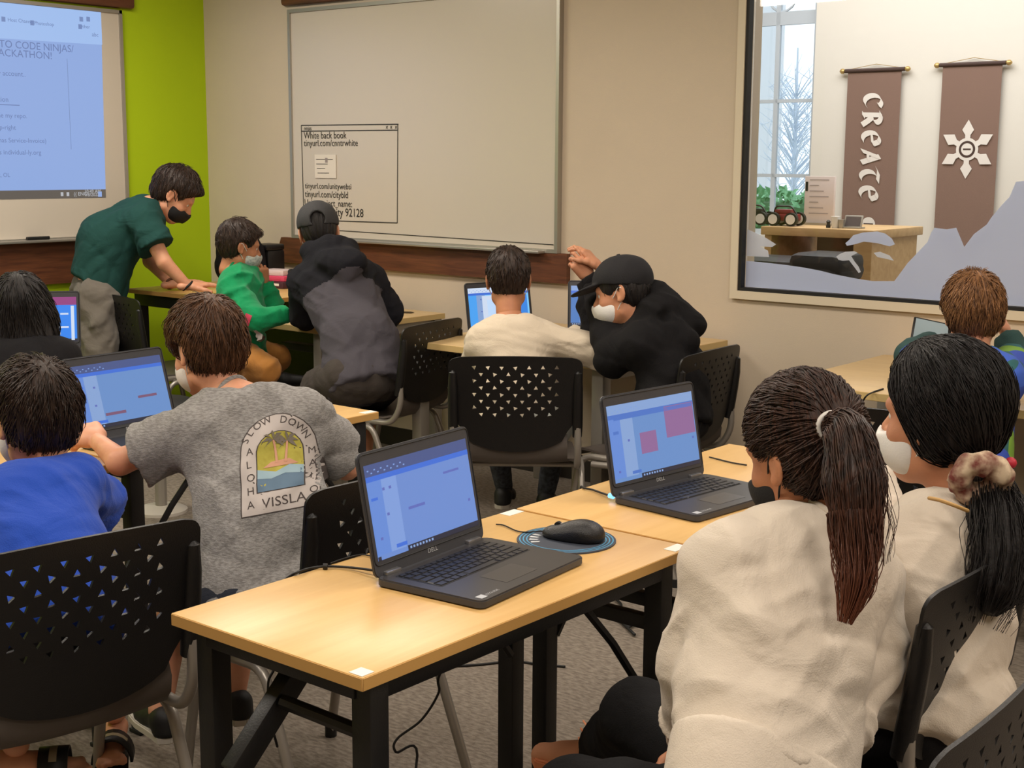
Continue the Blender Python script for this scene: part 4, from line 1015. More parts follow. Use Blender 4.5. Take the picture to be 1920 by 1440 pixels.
def lock(name, e, guides, m, n, rad, seed=1, thick=.0016, jit=1.0, core=True):
    """a bundle of long strands following a guide path in world space, rad = bundle radius along it"""
    rnd = random.Random(seed); vs, fs = [], []; G = spline(guides, 5); N = len(G)
    R_ = [rad[min(len(rad)-2, int(i/(N-1)*(len(rad)-1)))]*(1-((i/(N-1)*(len(rad)-1)) % 1 if i < N-1 else 1))+rad[min(len(rad)-1, int(i/(N-1)*(len(rad)-1))+1)]*((i/(N-1)*(len(rad)-1)) % 1 if i < N-1 else 1) for i in range(N)]
    
    if core: v_, f_ = tube_data([g-e.location for g in G], [max(.002, r*.86) for r in R_], 12); vs += v_; fs += f_
    for k in range(n):
        a = rnd.uniform(0, 6.28); q = math.sqrt(rnd.uniform(.35, 1.0)); end = N-1-int(rnd.random()**2*N*.3); pts = []
        da = rnd.uniform(-.5, .5)
        for i in range(0, end+1):
            t = (G[min(i+1, N-1)]-G[max(i-1, 0)]).normalized(); x = t.cross(Vector((.62, -.76, .1))).normalized(); y = t.cross(x)
            rr = R_[i]*q*(1+.12*math.sin(i*.7+k))*jit; an = a+da*i/N; pts.append(G[i]+x*math.cos(an)*rr+y*math.sin(an)*rr-e.location)
        if len(pts) < 3: continue
        v_, f_ = tube_data(pts, [thick*(1-.6*i/len(pts)) for i in range(len(pts))], 3, cap=False); kk = len(vs); vs += v_; fs += [tuple(c+kk for c in f) for f in f_]
    return link(name, smooth(mesh_from(vs, fs, name)), m, e)
def mask_obj(e, HM, m, m2=None):
    S = Sdf(); S.ell((0, .046, -.058), (.064, .066, .062), k=.01); S.ell((0, .09, -.036), (.026, .026, .034), k=.04); S.plane((0, .022, 0), (0, -1, 0), .006); S.plane((0, 0, -.010), (0, .25, 1), .006)
    S.ell((0, .026, -.058), (.058, .058, .060), k=.004, mode='s'); S.cone((0, .120, -.03), (0, .112, -.085), .001, .001, k=.02)
    p, q = S.arrays(.0032); Me = Matrix.Translation(-e.location) @ HM
    o = link('face_mask', smooth(mesh_from(p.tolist(), q)), m, e, Me)
    for s in (-1, 1):
        pts = spline([(s*.058, .034, -.030), (s*.075, .014, -.010), (s*.086, -.006, .012), (s*.0885, -.022, .002), (s*.084, -.020, -.022), (s*.070, .006, -.055), (s*.050, .030, -.082)], 5)
        link('ear_loop', smooth(mesh_from(*tube_data(pts, .0018, 6))), m2 or m, o)
    return o
def eyes(e, HM):
    Me = Matrix.Translation(-e.location) @ HM
    for s in (-1, 1):
        bm = bmesh.new(); bmesh.ops.create_uvsphere(bm, u_segments=14, v_segments=10, radius=.0120, matrix=Matrix.Translation((s*.031, .074, -.002)) @ Matrix.Rotation(-math.pi/2, 4, 'X'))
        for f in bm.faces:
            c = f.calc_center_median()-Vector((s*.031, .074, -.002)); f.material_index = 1 if c.y > .0095 else 0
        link('eye', bm_mesh(bm, 'eye', 60), [M_eye, M_iris], e, Me)
M_eye = mat('eye_white', (225, 218, 208), .25); M_iris = mat('dark_iris', (42, 28, 20), .2)

M_skin = mat('light_skin', (222, 164, 132), .5, var=(210, 148, 118), nscale=18, bump=.1, bscale=400, sss=.18, spec=.35)
M_skin2 = mat('tan_skin', (196, 136, 100), .5, var=(182, 122, 90), nscale=18, bump=.1, bscale=400, sss=.15, spec=.35)
M_skin3 = mat('olive_skin', (208, 150, 116), .5, var=(196, 136, 104), nscale=18, bump=.1, bscale=400, sss=.15, spec=.35)
M_hbrown = hairmat('brown_hair', (58, 38, 26), (112, 76, 50)); M_hblack = hairmat('black_hair', (15, 13, 14), (38, 32, 31), .52); M_hdk = hairmat('dark_brown_hair', (32, 23, 19), (66, 48, 38)); M_hgin = hairmat('ginger_brown_hair', (74, 46, 28), (168, 120, 76), .5)
M_mask = mat('white_mask', (232, 230, 226), .8, bump=.2, bscale=300); M_maskb = mat('black_mask', (18, 18, 20), .8, bump=.2, bscale=300); M_ptn = mat('patterned_mask', (214, 216, 210), .8, var=(150, 160, 160), nscale=60)
def CL(n, c, v=None, b=.35):
    m = mat(n, c, .93, var=v, nscale=10, bump=b, bscale=420, spec=.25, sheen=.12 if sum(c) > 240 else 0.0); nt = m.node_tree; bs = nt.nodes['Principled BSDF']
    tc = nt.nodes.new('ShaderNodeTexCoord'); n1 = nt.nodes.new('ShaderNodeTexNoise'); n1.inputs['Scale'].default_value = 7; n1.inputs['Detail'].default_value = 3; n1.inputs['Distortion'].default_value = 1.6
    bp = nt.nodes.new('ShaderNodeBump'); bp.inputs['Strength'].default_value = .45; bp.inputs['Distance'].default_value = .02
    nt.links.new(tc.outputs['Object'], n1.inputs['Vector']); nt.links.new(n1.outputs['Fac'], bp.inputs['Height'])
    old = bs.inputs['Normal'].links[0].from_node; nt.links.new(bp.outputs[0], old.inputs['Normal'])
    return m

def L3(a, b, t): return Vector(a).lerp(Vector(b), t)
def person(label, J, s, head, skin, hands=(), base=None):
    """J: joints in world space; s: body scale (adult 1); head: (centre, heading deg, pitch deg, roll deg, head scale)"""
    c, hd_, pit, rol, hs = head
    a = math.radians(hd_); f = Vector((math.cos(a), math.sin(a), 0)); rt = Vector((f.y, -f.x, 0)); up = Vector((0, 0, 1))
    R = Matrix.Rotation(math.radians(-pit), 3, rt); f2 = R @ f; up2 = R @ up; up2 = Matrix.Rotation(math.radians(rol), 3, f2) @ up2
    HM = frame(c, f2, up2, hs)
    e = empty('person', (J['pel'].x, J['pel'].y, 0), 0, label, 'person')
    S = Sdf()
    nb = HM @ Vector((0, -.034, -.12))
    S.cone(nb, J['neck'], .047*hs, .049*s, k=.02); S.cone(J['neck'], L3(J['neck'], J['pel'], .12), .050*s, .060*s, k=.04)
    torso(S, J, s, 0.0)
    for sd in 'LR':
        if 'el'+sd in J:
            S.cone(J['sh'+sd], J['el'+sd], .047*s, .037*s, k=.03).cone(J['el'+sd], J['wr'+sd], .038*s, .024*s, k=.012)
        if 'kn'+sd in J:
            S.cone(J['hip'+sd], J['kn'+sd], .074*s, .052*s, k=.03)
            if 'an'+sd in J: S.cone(J['kn'+sd], J['an'+sd], .052*s, .034*s, k=.015)
    hp = [hand(*h) for h in hands]
    p, q = body_mesh(S, .008, HM, hp)
    p = p-np.array(e.location)
    link('body', smooth(mesh_from(p.tolist(), q, 'body')), skin, e)
    eyes(e, HM)
    return e, HM
def torso(S, J, s, g, k=.05, wst=1.0):
    m = lambda a, b, t: L3(J[a], J[b], t)
    fr = (J['shR']-J['shL']).cross(J['neck']-J['pel']).normalized(); sq = (fr, J.get('flat', .84))
    S.cone(m('neck', 'shL', .45), J['shL'], .058*s+g, .052*s+g, k=k).cone(m('neck', 'shR', .45), J['shR'], .058*s+g, .052*s+g, k=k)
    for sd in 'LR':
        top = m('neck', 'sh'+sd, J.get('lat', .52)); top = L3(top, J['pel'], .14); bot = L3(J['pel'], J['hip'+sd], .5)
        mid = L3(top, bot, .55); mid = L3(mid, L3(J['neck'], J['pel'], .6), .10)
        if 'belly' in J: mid = mid + J['belly']
        S.cone(top, mid, .086*s+g, .082*s*wst+g, k=k, sq=sq).cone(mid, bot, .082*s*wst+g, .086*s*wst+g, k=k, sq=sq)
    c1 = m('neck', 'pel', .2); c2 = m('neck', 'pel', .6)+(J['belly'] if 'belly' in J else Vector())
    S.cone(c1, c2, .085*s+g, .09*s+g, k=k, sq=sq).cone(c2, J['pel'], .09*s+g, .094*s+g, k=k, sq=sq)
def shirt(e, HM, J, s, m, name='shirt', g=.012, hem=None, sleeve='long', sr=1.0, wr=(.004, 26), seed=1, collar=.057, sl=.62, ks=.018, extra=None, cuff=None, h=.0068, wst=1.0, hemoff=0.0, arms='LR'):
    S = Sdf(); torso(S, J, s, g, k=.06, wst=wst)
    ax = (J['pel']-J['neck']).normalized()
    hp = J['pel']+ax*hemoff if hem is None else hem
    if hemoff > .02:
        f3 = (J['shR']-J['shL']).cross(J['neck']-J['pel']).normalized()
        for sd in 'LR':
            b0 = L3(J['pel'], J['hip'+sd], .5); S.cone(b0, b0+ax*hemoff, .090*s*wst+g, .092*s*wst+g, k=.06, sq=(f3, J.get('flat', .86)))
    S.plane(hp, ax, .012)
    for sd in arms:
        if sleeve == 'short':
            S.cone(J['sh'+sd], L3(J['sh'+sd], J['el'+sd], sl), .052*s+g, (.060*s+g*1.1)*sr, k=.022, flat='b')
        elif sleeve == 'long':
            S.cone(J['sh'+sd], J['el'+sd], .052*s+g, (.042*s+g)*sr, k=ks)
            w = L3(J['el'+sd], J['wr'+sd], .93)
            S.cone(J['el'+sd], w, (.041*s+g)*sr, (.029*s+g*.8)*sr, k=.02, flat='b')
            if cuff: S.cone(L3(J['el'+sd], w, .80), w, (.030*s+g*1.3)*sr, (.027*s+g*.4), k=.01, flat='ab')
    if extra: extra(S)
    nb = HM @ Vector((0, -.034, -.12)); d = (nb-J['neck']).normalized()
    if collar: S.cone(J['neck']+d*.036, J['neck']+d*.080, collar*s, collar*s*1.12, k=.006, mode='s')
    if wr: S.wrinkle(wr[0], wr[1], seed, None); S.wrinkle(wr[0]*.4, wr[1]*2.1, seed+7)
    o = sdf_obj(name, S, h, m, e)
    if collar:
        x = d.orthogonal().normalized(); y = d.cross(x); r_ = collar*s*1.03
        link('neckband', smooth(mesh_from(*tube_data([J['neck']+d*.036+x*r_*math.cos(t*2*math.pi/24)+y*r_*math.sin(t*2*math.pi/24)-e.location for t in range(24)], .006, 8, True))), m, o)
    return o
def trousers(e, J, s, m, name='trousers', g=.012, length=.95, wr=(.005, 24), seed=4, waist=.0, top=None, short=False, h=.009):
    S = Sdf()
    S.ell(J['pel'], (.15*s, .15*s, .12*s), k=.03) if False else None
    S.cone(L3(J['pel'], J['hipL'], .75), L3(J['pel'], J['hipR'], .75), .090*s+g*.6, .090*s+g*.6, k=.05).cone(J['pel'], L3(J['pel'], J['neck'], .12), .098*s+g*.5, .090*s+g*.3, k=.04)
    ax = (J['neck']-J['pel']).normalized(); S.plane(L3(J['pel'], J['neck'], .18)+ax*waist, ax, .008)
    for sd in 'LR':
        if 'kn'+sd not in J: continue
        if short: S.cone(J['hip'+sd], L3(J['hip'+sd], J['kn'+sd], .85), .086*s+g, .075*s+g*1.4, k=.03, flat='b'); continue
        S.cone(J['hip'+sd], J['kn'+sd], .084*s+g, .060*s+g, k=.03)
        if 'an'+sd in J: S.cone(J['kn'+sd], L3(J['kn'+sd], J['an'+sd], length), .060*s+g, .042*s+g*1.2, k=.02, flat='b')
    if wr: S.wrinkle(wr[0], wr[1], seed); S.wrinkle(wr[0]*.4, wr[1]*2.2, seed+3)
    return sdf_obj(name, S, h, m, e)
def shoe(e, an, toe, m, msole, s=1.0):
    """an: ankle point, toe: direction on the floor"""
    d = Vector(toe)-Vector(an); d.z = 0; d.normalize(); x = d.cross(Vector((0, 0, 1))); z0 = an.z-.075*s
    f = lambda a, b, c: Vector(an)+d*a*s+x*b*s+Vector((0, 0, c*s))
    S = Sdf(); S.cone(f(-.035, 0, -.02), f(-.04, 0, -.05), .036*s, .038*s, k=.02).cone(f(-.02, 0, -.02), f(.10, 0, -.052), .036*s, .034*s, k=.02).cone(f(.06, .008, -.054), f(.155, .004, -.060), .036*s, .030*s, k=.02)
    S.plane((0, 0, z0+.012), (0, 0, -1), .004); o = sdf_obj('shoe', S, .006, m, e)
    P = [f(-.075, 0, 0), f(-.06, .034, 0), f(0, .036, 0), (f(.09, .048, 0)), f(.15, .036, 0), f(.185, 0, 0), f(.16, -.036, 0), f(.09, -.044, 0), f(0, -.036, 0), f(-.06, -.034, 0)]
    bm = bmesh.new(); vs = [bm.verts.new((p.x-e.location.x, p.y-e.location.y, z0-.004)) for p in P]; fc = bm.faces.new(vs)
    r = bmesh.ops.extrude_face_region(bm, geom=[fc]); bmesh.ops.translate(bm, vec=(0, 0, .024*s), verts=[v for v in r['geom'] if isinstance(v, bmesh.types.BMVert)])
    bmesh.ops.bevel(bm, geom=[e_ for e_ in bm.edges], offset=.003, segments=2, affect='EDGES'); link('sole', bm_mesh(bm, 'sole', 40), msole, o); return o

# ================================================================== PEOPLE
M_sole = mat('pale_sole', (196, 190, 180), .7)
UPZ = Vector((0, 0, 1))
# ---- boy in the grey printed tee
J = dict(neck=at(452, 752, 3.36), pel=at(478, 1120, 3.10), shL=at(362, 812, 3.24), shR=at(572, 784, 3.32), elL=at(225, 866, 3.26), wrL=at(182, 826, 3.40), elR=at(650, 876, 3.46), wrR=at(610, 862, 3.72),
         hipL=at(425, 1130, 3.06), hipR=at(560, 1110, 3.18), knL=at(330, 1120, 3.35), anL=at(300, 1330, 3.30), knR=at(470, 1090, 3.5), anR=at(440, 1300, 3.5), lat=.66)
J['belly'] = at(490, 950, 3.2)-L3(J['neck'], J['pel'], .55)
e_g, HM = person('boy in a heather grey tee with a palm tree print on the back', J, .84, (at(386, 652, 3.42), 178, 16, 0, .93), M_skin,
    [('fist', J['wrL'], at(150, 794, 3.48), (.3, -.3, .9), True, .88), ('type', J['wrR'], at(590, 850, 3.85), UPZ, False, .85)])
hair_obj(e_g, HM, M_hbrown, 'short', 3, 1300, 1.45, .055); mask_obj(e_g, HM, M_mask)
M_tee = heather('heather_grey_cotton', (150, 148, 146), (118, 115, 113))
tee = shirt(e_g, HM, J, .84, M_tee, 'tee_shirt', .016, hemoff=.10, sleeve='short', sr=1.12, sl=.70, wr=(.0085, 22), seed=12, wst=1.06, h=.0058)
trousers(e_g, J, .84, CL('navy_shorts', (44, 48, 58)), 'shorts', short=True, g=.004, waist=-.12)
shoe(e_g, J['anL'], J['anL']+Vector((-.2, .05, 0)), M_rubber, M_sole, .85); shoe(e_g, J['anR'], J['anR']+Vector((-.2, .05, 0)), M_rubber, M_sole, .85)
# the print, laid on the cloth
def project_print(parent, target, O, U, V, N, items, name):
    """items: (flat builder callback) drawn in metres on the plane O,U,V and cast along N onto the cloth"""
    dg = target.data; loc0 = parent.location
    bvh = BVHTree.FromPolygons([v.co+loc0 for v in dg.vertices], [tuple(p.vertices) for p in dg.polygons])
    F = Flat((0, 0, 0), (1, 0, 0), (0, 1, 0), (0, 0, 1)); items(F)
    bm = bmesh.new(); vv = [bm.verts.new(v) for v in F.v]
    for f, mi in zip(F.f, F.m):
        try: fc = bm.faces.new([vv[i] for i in f]); fc.material_index = mi
        except ValueError: pass
    bmesh.ops.triangulate(bm, faces=bm.faces)
    for _ in range(7):
        es = [e_ for e_ in bm.edges if e_.calc_length() > .012]
        if not es: break
        bmesh.ops.subdivide_edges(bm, edges=es, cuts=1); bmesh.ops.triangulate(bm, faces=bm.faces)
    U, V, N = Vector(U), Vector(V), Vector(N)
    for v in bm.verts:
        h_ = v.co.z; p = O+U*v.co.x+V*v.co.y; r = bvh.ray_cast(p+N*.25, -N, .6)
        q = r[0] if r[0] is not None else p
        v.co = q+N*(.0012+h_)-parent.location
    me = bpy.data.meshes.new(name); bm.to_mesh(me); bm.free(); smooth(me); return link(name, me, F.mats, parent)
P_pale = mat('print_pale', (182, 174, 170), .9); P_dk = mat('print_dark', (70, 62, 60), .9); P_sun = mat('print_yellow_green', (176, 168, 74), .9, var=(160, 150, 60), nscale=40); P_palm = mat('print_palm', (112, 104, 92), .9)
P_trk = mat('print_pink_trunk', (196, 146, 120), .9); P_w1 = mat('print_light_blue', (146, 172, 184), .9); P_w2 = mat('print_slate_blue', (92, 116, 138), .9)
a_, b_, c_, d_ = at(478, 962, 3.2), at(606, 940, 3.2), at(462, 800, 3.2), at(535, 865, 3.2)
Ux = (b_-a_).normalized(); Nn = (CAM-d_).normalized(); Nn = (Nn-Ux*Nn.dot(Ux)).normalized(); Vy = Nn.cross(Ux); pw = (b_-a_).length; ph = .225
def art(F):
    w = pw; r = w/2
    arch = [(0, 0), (w, 0), (w, ph-r)]+[(r+r*math.cos(math.radians(t)), ph-r+r*.95*math.sin(math.radians(t))) for t in range(10, 171, 16)]+[(0, ph-r)]
    big = [((x-r)*1.03+r, (y-ph/2)*1.02+ph/2) for x, y in arch]
    F.poly(big, P_dk, 0); F.poly(arch, P_pale, .0006)
    ix, iy = w*.22, .048; iw = w*.60; ir = iw/2; top = ph-.045
    inner = [(ix, iy), (ix+iw, iy), (ix+iw, top-ir)]+[(ix+ir+ir*math.cos(math.radians(t)), top-ir+ir*math.sin(math.radians(t))) for t in range(10, 171, 16)]+[(ix, top-ir)]
    F.poly([((x-ix-ir)*1.05+ix+ir, (y-(iy+top)/2)*1.03+(iy+top)/2) for x, y in inner], P_dk, .0012); F.poly(inner, P_sun, .0018)
    F.poly([(ix, iy), (ix+iw, iy), (ix+iw, iy+.038), (ix+iw*.75, iy+.046), (ix+iw*.5, iy+.034), (ix+iw*.25, iy+.044), (ix, iy+.036)], P_w2, .0024)
    F.poly([(ix, iy+.030), (ix+iw*.3, iy+.026), (ix+iw*.6, iy+.034), (ix+iw, iy+.028), (ix+iw, iy+.046), (ix+iw*.7, iy+.052), (ix+iw*.4, iy+.040), (ix, iy+.050)], P_w1, .0030)
    F.poly([(ix+iw*.12, iy+.052), (ix+iw*.9, iy+.052), (ix+iw*.7, iy+.066), (ix+iw*.3, iy+.064)], P_trk, .0030)
    for tx, lean, hh in ((.42, -.004, .055), (.62, .006, .048)):
        bx = ix+iw*tx; F.poly([(bx-.003, iy+.06), (bx+.003, iy+.06), (bx+lean+.002, iy+.06+hh), (bx+lean-.002, iy+.06+hh)], P_trk, .0036)
        for t in (-35, 0, 40, 90, 140, 180, 215):
            q = math.radians(t); cx_, cy_ = bx+lean, iy+.06+hh; L = .026
            F.poly([(cx_, cy_), (cx_+L*.5*math.cos(q)-.003*math.sin(q), cy_+L*.5*math.sin(q)+.006), (cx_+L*math.cos(q), cy_+L*math.sin(q)-.004), (cx_+L*.5*math.cos(q)+.004*math.sin(q), cy_+L*.5*math.sin(q)-.002)], P_palm, .0042)
    F.text(w*.27, .012, 'VISSLA', .030, P_dk, .0012, sx=1.05)
    for k, ch in enumerate('ALOHA'): F.text(w*.075, ph*.60-k*.030, ch, .024, P_dk, .0012, rot=.05)
    for ch, t in zip('SLOW DOWN', (158, 143, 128, 113, 98, 78, 62, 46, 28)):
        q = math.radians(t); rr = r*.80; F.text(r+rr*math.cos(q)-.006, ph-r+rr*.98*math.sin(q)-.006, ch, .024, P_dk, .0012, rot=q-math.pi/2)
    for k, ch in enumerate('MALO'): F.text(w*.875, ph*.52-k*.030, ch, .022, P_dk, .0012, rot=-.05)
project_print(e_g, tee, a_, Ux, Vy, Nn, art, 'back_print').parent = e_g

# ---- boy in the blue shirt
J = dict(neck=at(55, 925, 2.84), pel=at(95, 1150, 2.62), shL=at(-62, 965, 2.76), shR=at(138, 905, 2.90), elL=at(-110, 1000, 2.9), wrL=at(-60, 930, 3.15), elR=at(176, 962, 3.05), wrR=at(120, 920, 3.28),
         hipL=at(45, 1165, 2.60), hipR=at(150, 1150, 2.68), knL=at(-20, 1170, 3.0), anL=at(30, 1395, 2.74), knR=at(165, 1130, 3.05), anR=at(215, 1335, 3.15))
e_b, HM = person('boy in a plain bright blue shirt at the lower left', J, .80, (at(64, 782, 2.94), 176, 8, 0, .93), M_skin,
    [('type', J['wrL'], at(-50, 900, 3.3), UPZ, True, .85), ('type', J['wrR'], at(100, 905, 3.4), UPZ, False, .85)])
hair_obj(e_b, HM, M_hdk, 'short', 5, 1300, 1.35, .045); mask_obj(e_b, HM, M_mask)
shirt(e_b, HM, J, .80, CL('blue_jersey', (34, 74, 178)), 'tee_shirt', .014, hemoff=.08, sleeve='short', sr=1.15, sl=.85, wr=(.007, 20), seed=33, h=.0062)
trousers(e_b, J, .80, CL('grey_shorts', (60, 60, 64)), 'shorts', short=True)
M_slide = mat('black_slide_rubber', (22, 22, 23), .55); M_strap = mat('tan_strap_print', (150, 136, 110), .7)
def slide_sandal(e, an, d, skin, s=.85):
    """bare foot with a wide-strapped slide"""
    d = Vector(d); d.z = 0; d.normalize(); x = d.cross(UPZ); fl = an.z-.055*s
    f = lambda a, b, c: Vector(an)+d*a*s+x*b*s+Vector((0, 0, c*s))
    S = Sdf(); S.cone(f(-.03, 0, -.02), f(.06, 0, -.03), .032*s, .028*s, k=.02).cone(f(.05, 0, -.032), f(.125, .0, -.038), .030*s, .024*s, k=.02, sq=((0, 0, 1), .7))
    for i in range(5): S.cone(f(.12, .026-.013*i, -.041), f(.165-.008*abs(i-1), .030-.015*i, -.044), .0095*s, (.0125 if i == 4 else .0085)*s, k=.004)
    o = sdf_obj('foot', S, .005, skin, e)
    P = [f(-.06, 0, -.05), f(-.045, .036, -.05), f(.06, .040, -.05), f(.15, .044, -.05), f(.19, .0, -.05), f(.15, -.044, -.05), f(.05, -.036, -.05), f(-.045, -.034, -.05)]
    bm = bmesh.new(); vs = [bm.verts.new((p.x-e.location.x, p.y-e.location.y, an.z-.062*s)) for p in P]; fc = bm.faces.new(vs)
    r = bmesh.ops.extrude_face_region(bm, geom=[fc]); bmesh.ops.translate(bm, vec=(0, 0, -.022*s), verts=[v for v in r['geom'] if isinstance(v, bmesh.types.BMVert)])
    sl = link('sandal_sole', bm_mesh(bm, 's', 40), M_slide, e)
    vs, fs = [], []
    for i in range(13):
        t = math.radians(180*i/12); c = f(.085, .047*math.cos(t), -.06+.062*math.sin(t)); 
        for a in (-.034, .034): vs.append(c+d*a*s-e.location)
        if i: k = 2*i; fs.append((k-2, k-1, k+1, k))
    st = link('sandal_strap', smooth(mesh_from(vs, fs)), M_slide, e); md = st.modifiers.new('thick', 'SOLIDIFY'); md.thickness = .006; md.offset = 1
    vs, fs = [], []
    for i in range(3, 10):
        t = math.radians(180*i/12); c = f(.085, .0545*math.cos(t), -.06+.0695*math.sin(t))
        for a in (-.009, .009): vs.append(c+d*a*s-e.location)
        if i > 3: k = 2*(i-3); fs.append((k-2, k-1, k+1, k))
    link('strap_print', smooth(mesh_from(vs, fs)), M_strap, st)
slide_sandal(e_b, J['anL']+Vector((0, 0, -.02)), (.5, .6, 0), M_skin); slide_sandal(e_b, J['anR']+Vector((0, 0, -.03)), (.6, -.5, 0), M_skin)

# ---- person with long black hair, far left
J = dict(neck=at(35, 665, 4.15), pel=at(30, 900, 3.95), shL=at(-55, 695, 4.1), shR=at(112, 672, 4.2), elL=at(-90, 800, 4.15), wrL=at(-30, 720, 4.5), elR=at(135, 735, 4.3), wrR=at(90, 690, 4.6),
         hipL=at(-5, 910, 3.95), hipR=at(65, 900, 3.98), knL=at(0, 850, 4.5), anL=at(0, 1020, 4.5), knR=at(80, 850, 4.5), anR=at(90, 1010, 4.5))
e_k, HM = person('person with long black hair and a black top, seated at the far left', J, .88, (at(38, 592, 4.22), 146, 14, 0, .95), M_skin2)
hair_obj(e_k, HM, M_hblack, 'long', 8, 700, 1.2, .09)
shirt(e_k, HM, J, .88, CL('black_cotton', (22, 21, 24)), 'black_top', .016, hemoff=.05, seed=5)
trousers(e_k, J, .88, MATS['black_cotton'], 'trousers')
shoe(e_k, J['anL'], J['anL']+Vector((-.2, .1, 0)), M_rubber, M_sole, .9); shoe(e_k, J['anR'], J['anR']+Vector((-.2, .1, 0)), M_rubber, M_sole, .9)
hl = atZ(152, 650, .77); u = Vector((.62, .785, 0)).normalized()*.336
laptop((hl.x-u.x, hl.y-u.y), (hl.x, hl.y), 100, TZ, 'open laptop with a bright blue page and magenta bar, far left', scr_row3, keys=False)

# ---- boy in the cream shirt
J = dict(neck=at(957, 616, 5.14), pel=at(964, 796, 5.04), shL=at(906, 640, 5.12), shR=at(1024, 634, 5.16), elL=at(888, 704, 5.22), wrL=at(930, 655, 5.42), elR=at(1126, 662, 5.14), wrR=at(1070, 630, 5.36),
         hipL=at(930, 806, 5.04), hipR=at(1000, 804, 5.06), knL=at(925, 800, 5.45), anL=at(945, 912, 5.6), knR=at(1050, 795, 5.45), anR=at(1024, 922, 5.55))
e_c, HM = person('boy in a cream long-sleeved shirt at the grey-legged desk, seen from behind', J, .84, (at(953, 524, 5.2), 131, 14, 0, .95), M_skin2,
    [('type', J['wrL'], at(950, 640, 5.5), UPZ, True, .85), ('type', J['wrR'], at(1050, 615, 5.5), UPZ, False, .85)])
hair_obj(e_c, HM, M_hdk, 'buzz', 9, 500, .75, .03); mask_obj(e_c, HM, M_mask)
def waisty(S): pass
shirt(e_c, HM, J, .84, CL('cream_cotton', (216, 202, 180)), 'cream_shirt', .018, hemoff=.05, wr=(.007, 24), seed=21, sr=1.1)
S = Sdf(); S.cone(J['hipL'], J['hipR'], .094, .094, k=.02).cone(J['pel'], L3(J['pel'], J['neck'], .1), .10, .096, k=.04)
for sd in 'LR': S.cone(J['hip'+sd], L3(J['hip'+sd], J['kn'+sd], .8), .088, .080, k=.03, flat='b')
S.wrinkle(.004, 26, 3); sdf_obj('shorts', S, .009, CL('pale_grey_shorts', (176, 180, 174)), e_c)
M_sock = mat('dark_patterned_sock', (28, 30, 36), .9, var=(58, 62, 70), nscale=60)
for sd in 'LR':
    S = Sdf(); S.cone(L3(J['kn'+sd], J['an'+sd], .28), J['an'+sd], .050, .036, k=.01); S.wrinkle(.0015, 60, 2); sdf_obj('sock', S, .007, M_sock, e_c)
    shoe(e_c, J['an'+sd]+Vector((0, 0, -.01)), J['an'+sd]+Vector((-.12, .2, 0)), M_rubber, M_sole, .9)

# ---- person in the black hoodie and cap
J = dict(neck=at(1222, 614, 5.06), pel=at(1262, 780, 4.98), shL=at(1205, 650, 4.90), shR=at(1240, 632, 5.20), elL=at(1150, 668, 4.98), wrL=at(1128, 560, 5.12), elR=at(1128, 612, 5.28), wrR=at(1104, 520, 5.30),
         hipL=at(1240, 790, 4.86), hipR=at(1280, 785, 5.06), knL=at(1192, 806, 5.12), anL=at(1190, 940, 5.2), knR=at(1215, 796, 5.3), anR=at(1225, 930, 5.35))
J['belly'] = at(1262, 690, 5.0)-L3(J['neck'], J['pel'], .55)
J['wrL'] = at(1120, 545, 5.22)
e_h, HM = person('person in a black hoodie and black cap holding both hands up', J, 1.0, (at(1166, 548, 5.02), 205, 13, 8, .98), M_skin3,
    [('relaxed', at(1122, 500, 5.28), at(1088, 462, 5.30), (.75, .2, .6), True, .85), ('claw', J['wrR'], at(1078, 482, 5.26), (.3, -.75, .6), False, .85)])
hair_obj(e_h, HM, M_hblack, 'capped', 14, 200, .8, .03); mask_obj(e_h, HM, M_mask)
def hood(n, back, r, s=1.0):
    def fn(S):
        S.cone(n+back*.05+UPZ*.03*s, n+back*.11-UPZ*.02*s, r*.85, r, k=.04)
        x = back.cross(UPZ).normalized()
        for sg in (-1, 1): S.cone(n+back*.06+x*sg*.07*s+UPZ*.02, n-back*.02+x*sg*.085*s+UPZ*.01, r*.6, r*.45, k=.03)
    return fn
bk = (Vector((.65, .1, 0))+UPZ*.2).normalized()
M_bh = CL('black_fleece', (19, 18, 20))
shirt(e_h, HM, J, 1.0, M_bh, 'hoodie', .022, hemoff=.05, wr=(.009, 18), seed=40, sr=1.1, extra=lambda S: S.ell(at(1232, 580, 5.0), (.085, .085, .062), k=.03).cone(at(1228, 552, 5.02), at(1290, 612, 5.0), .050, .060, k=.03).cone(at(1225, 600, 4.94), at(1285, 640, 4.92), .045, .05, k=.02).ell(at(1250, 588, 4.90), (.03, .03, .03), k=.02, mode='s'), wst=1.08)
S = Sdf(); S.cone(J['elL'], L3(J['wrL'], J['elL'], .05), .046, .038, k=.02); S.wrinkle(.004, 30, 3); sdf_obj('sleeve', S, .008, M_bh, e_h)
trousers(e_h, J, 1.0, MATS['black_cotton'], 'trousers'); shoe(e_h, J['anL'], J['anL']+Vector((-.2, 0, 0)), M_rubber, M_sole, 1.0); shoe(e_h, J['anR'], J['anR']+Vector((-.2, 0, 0)), M_rubber, M_sole, 1.0)
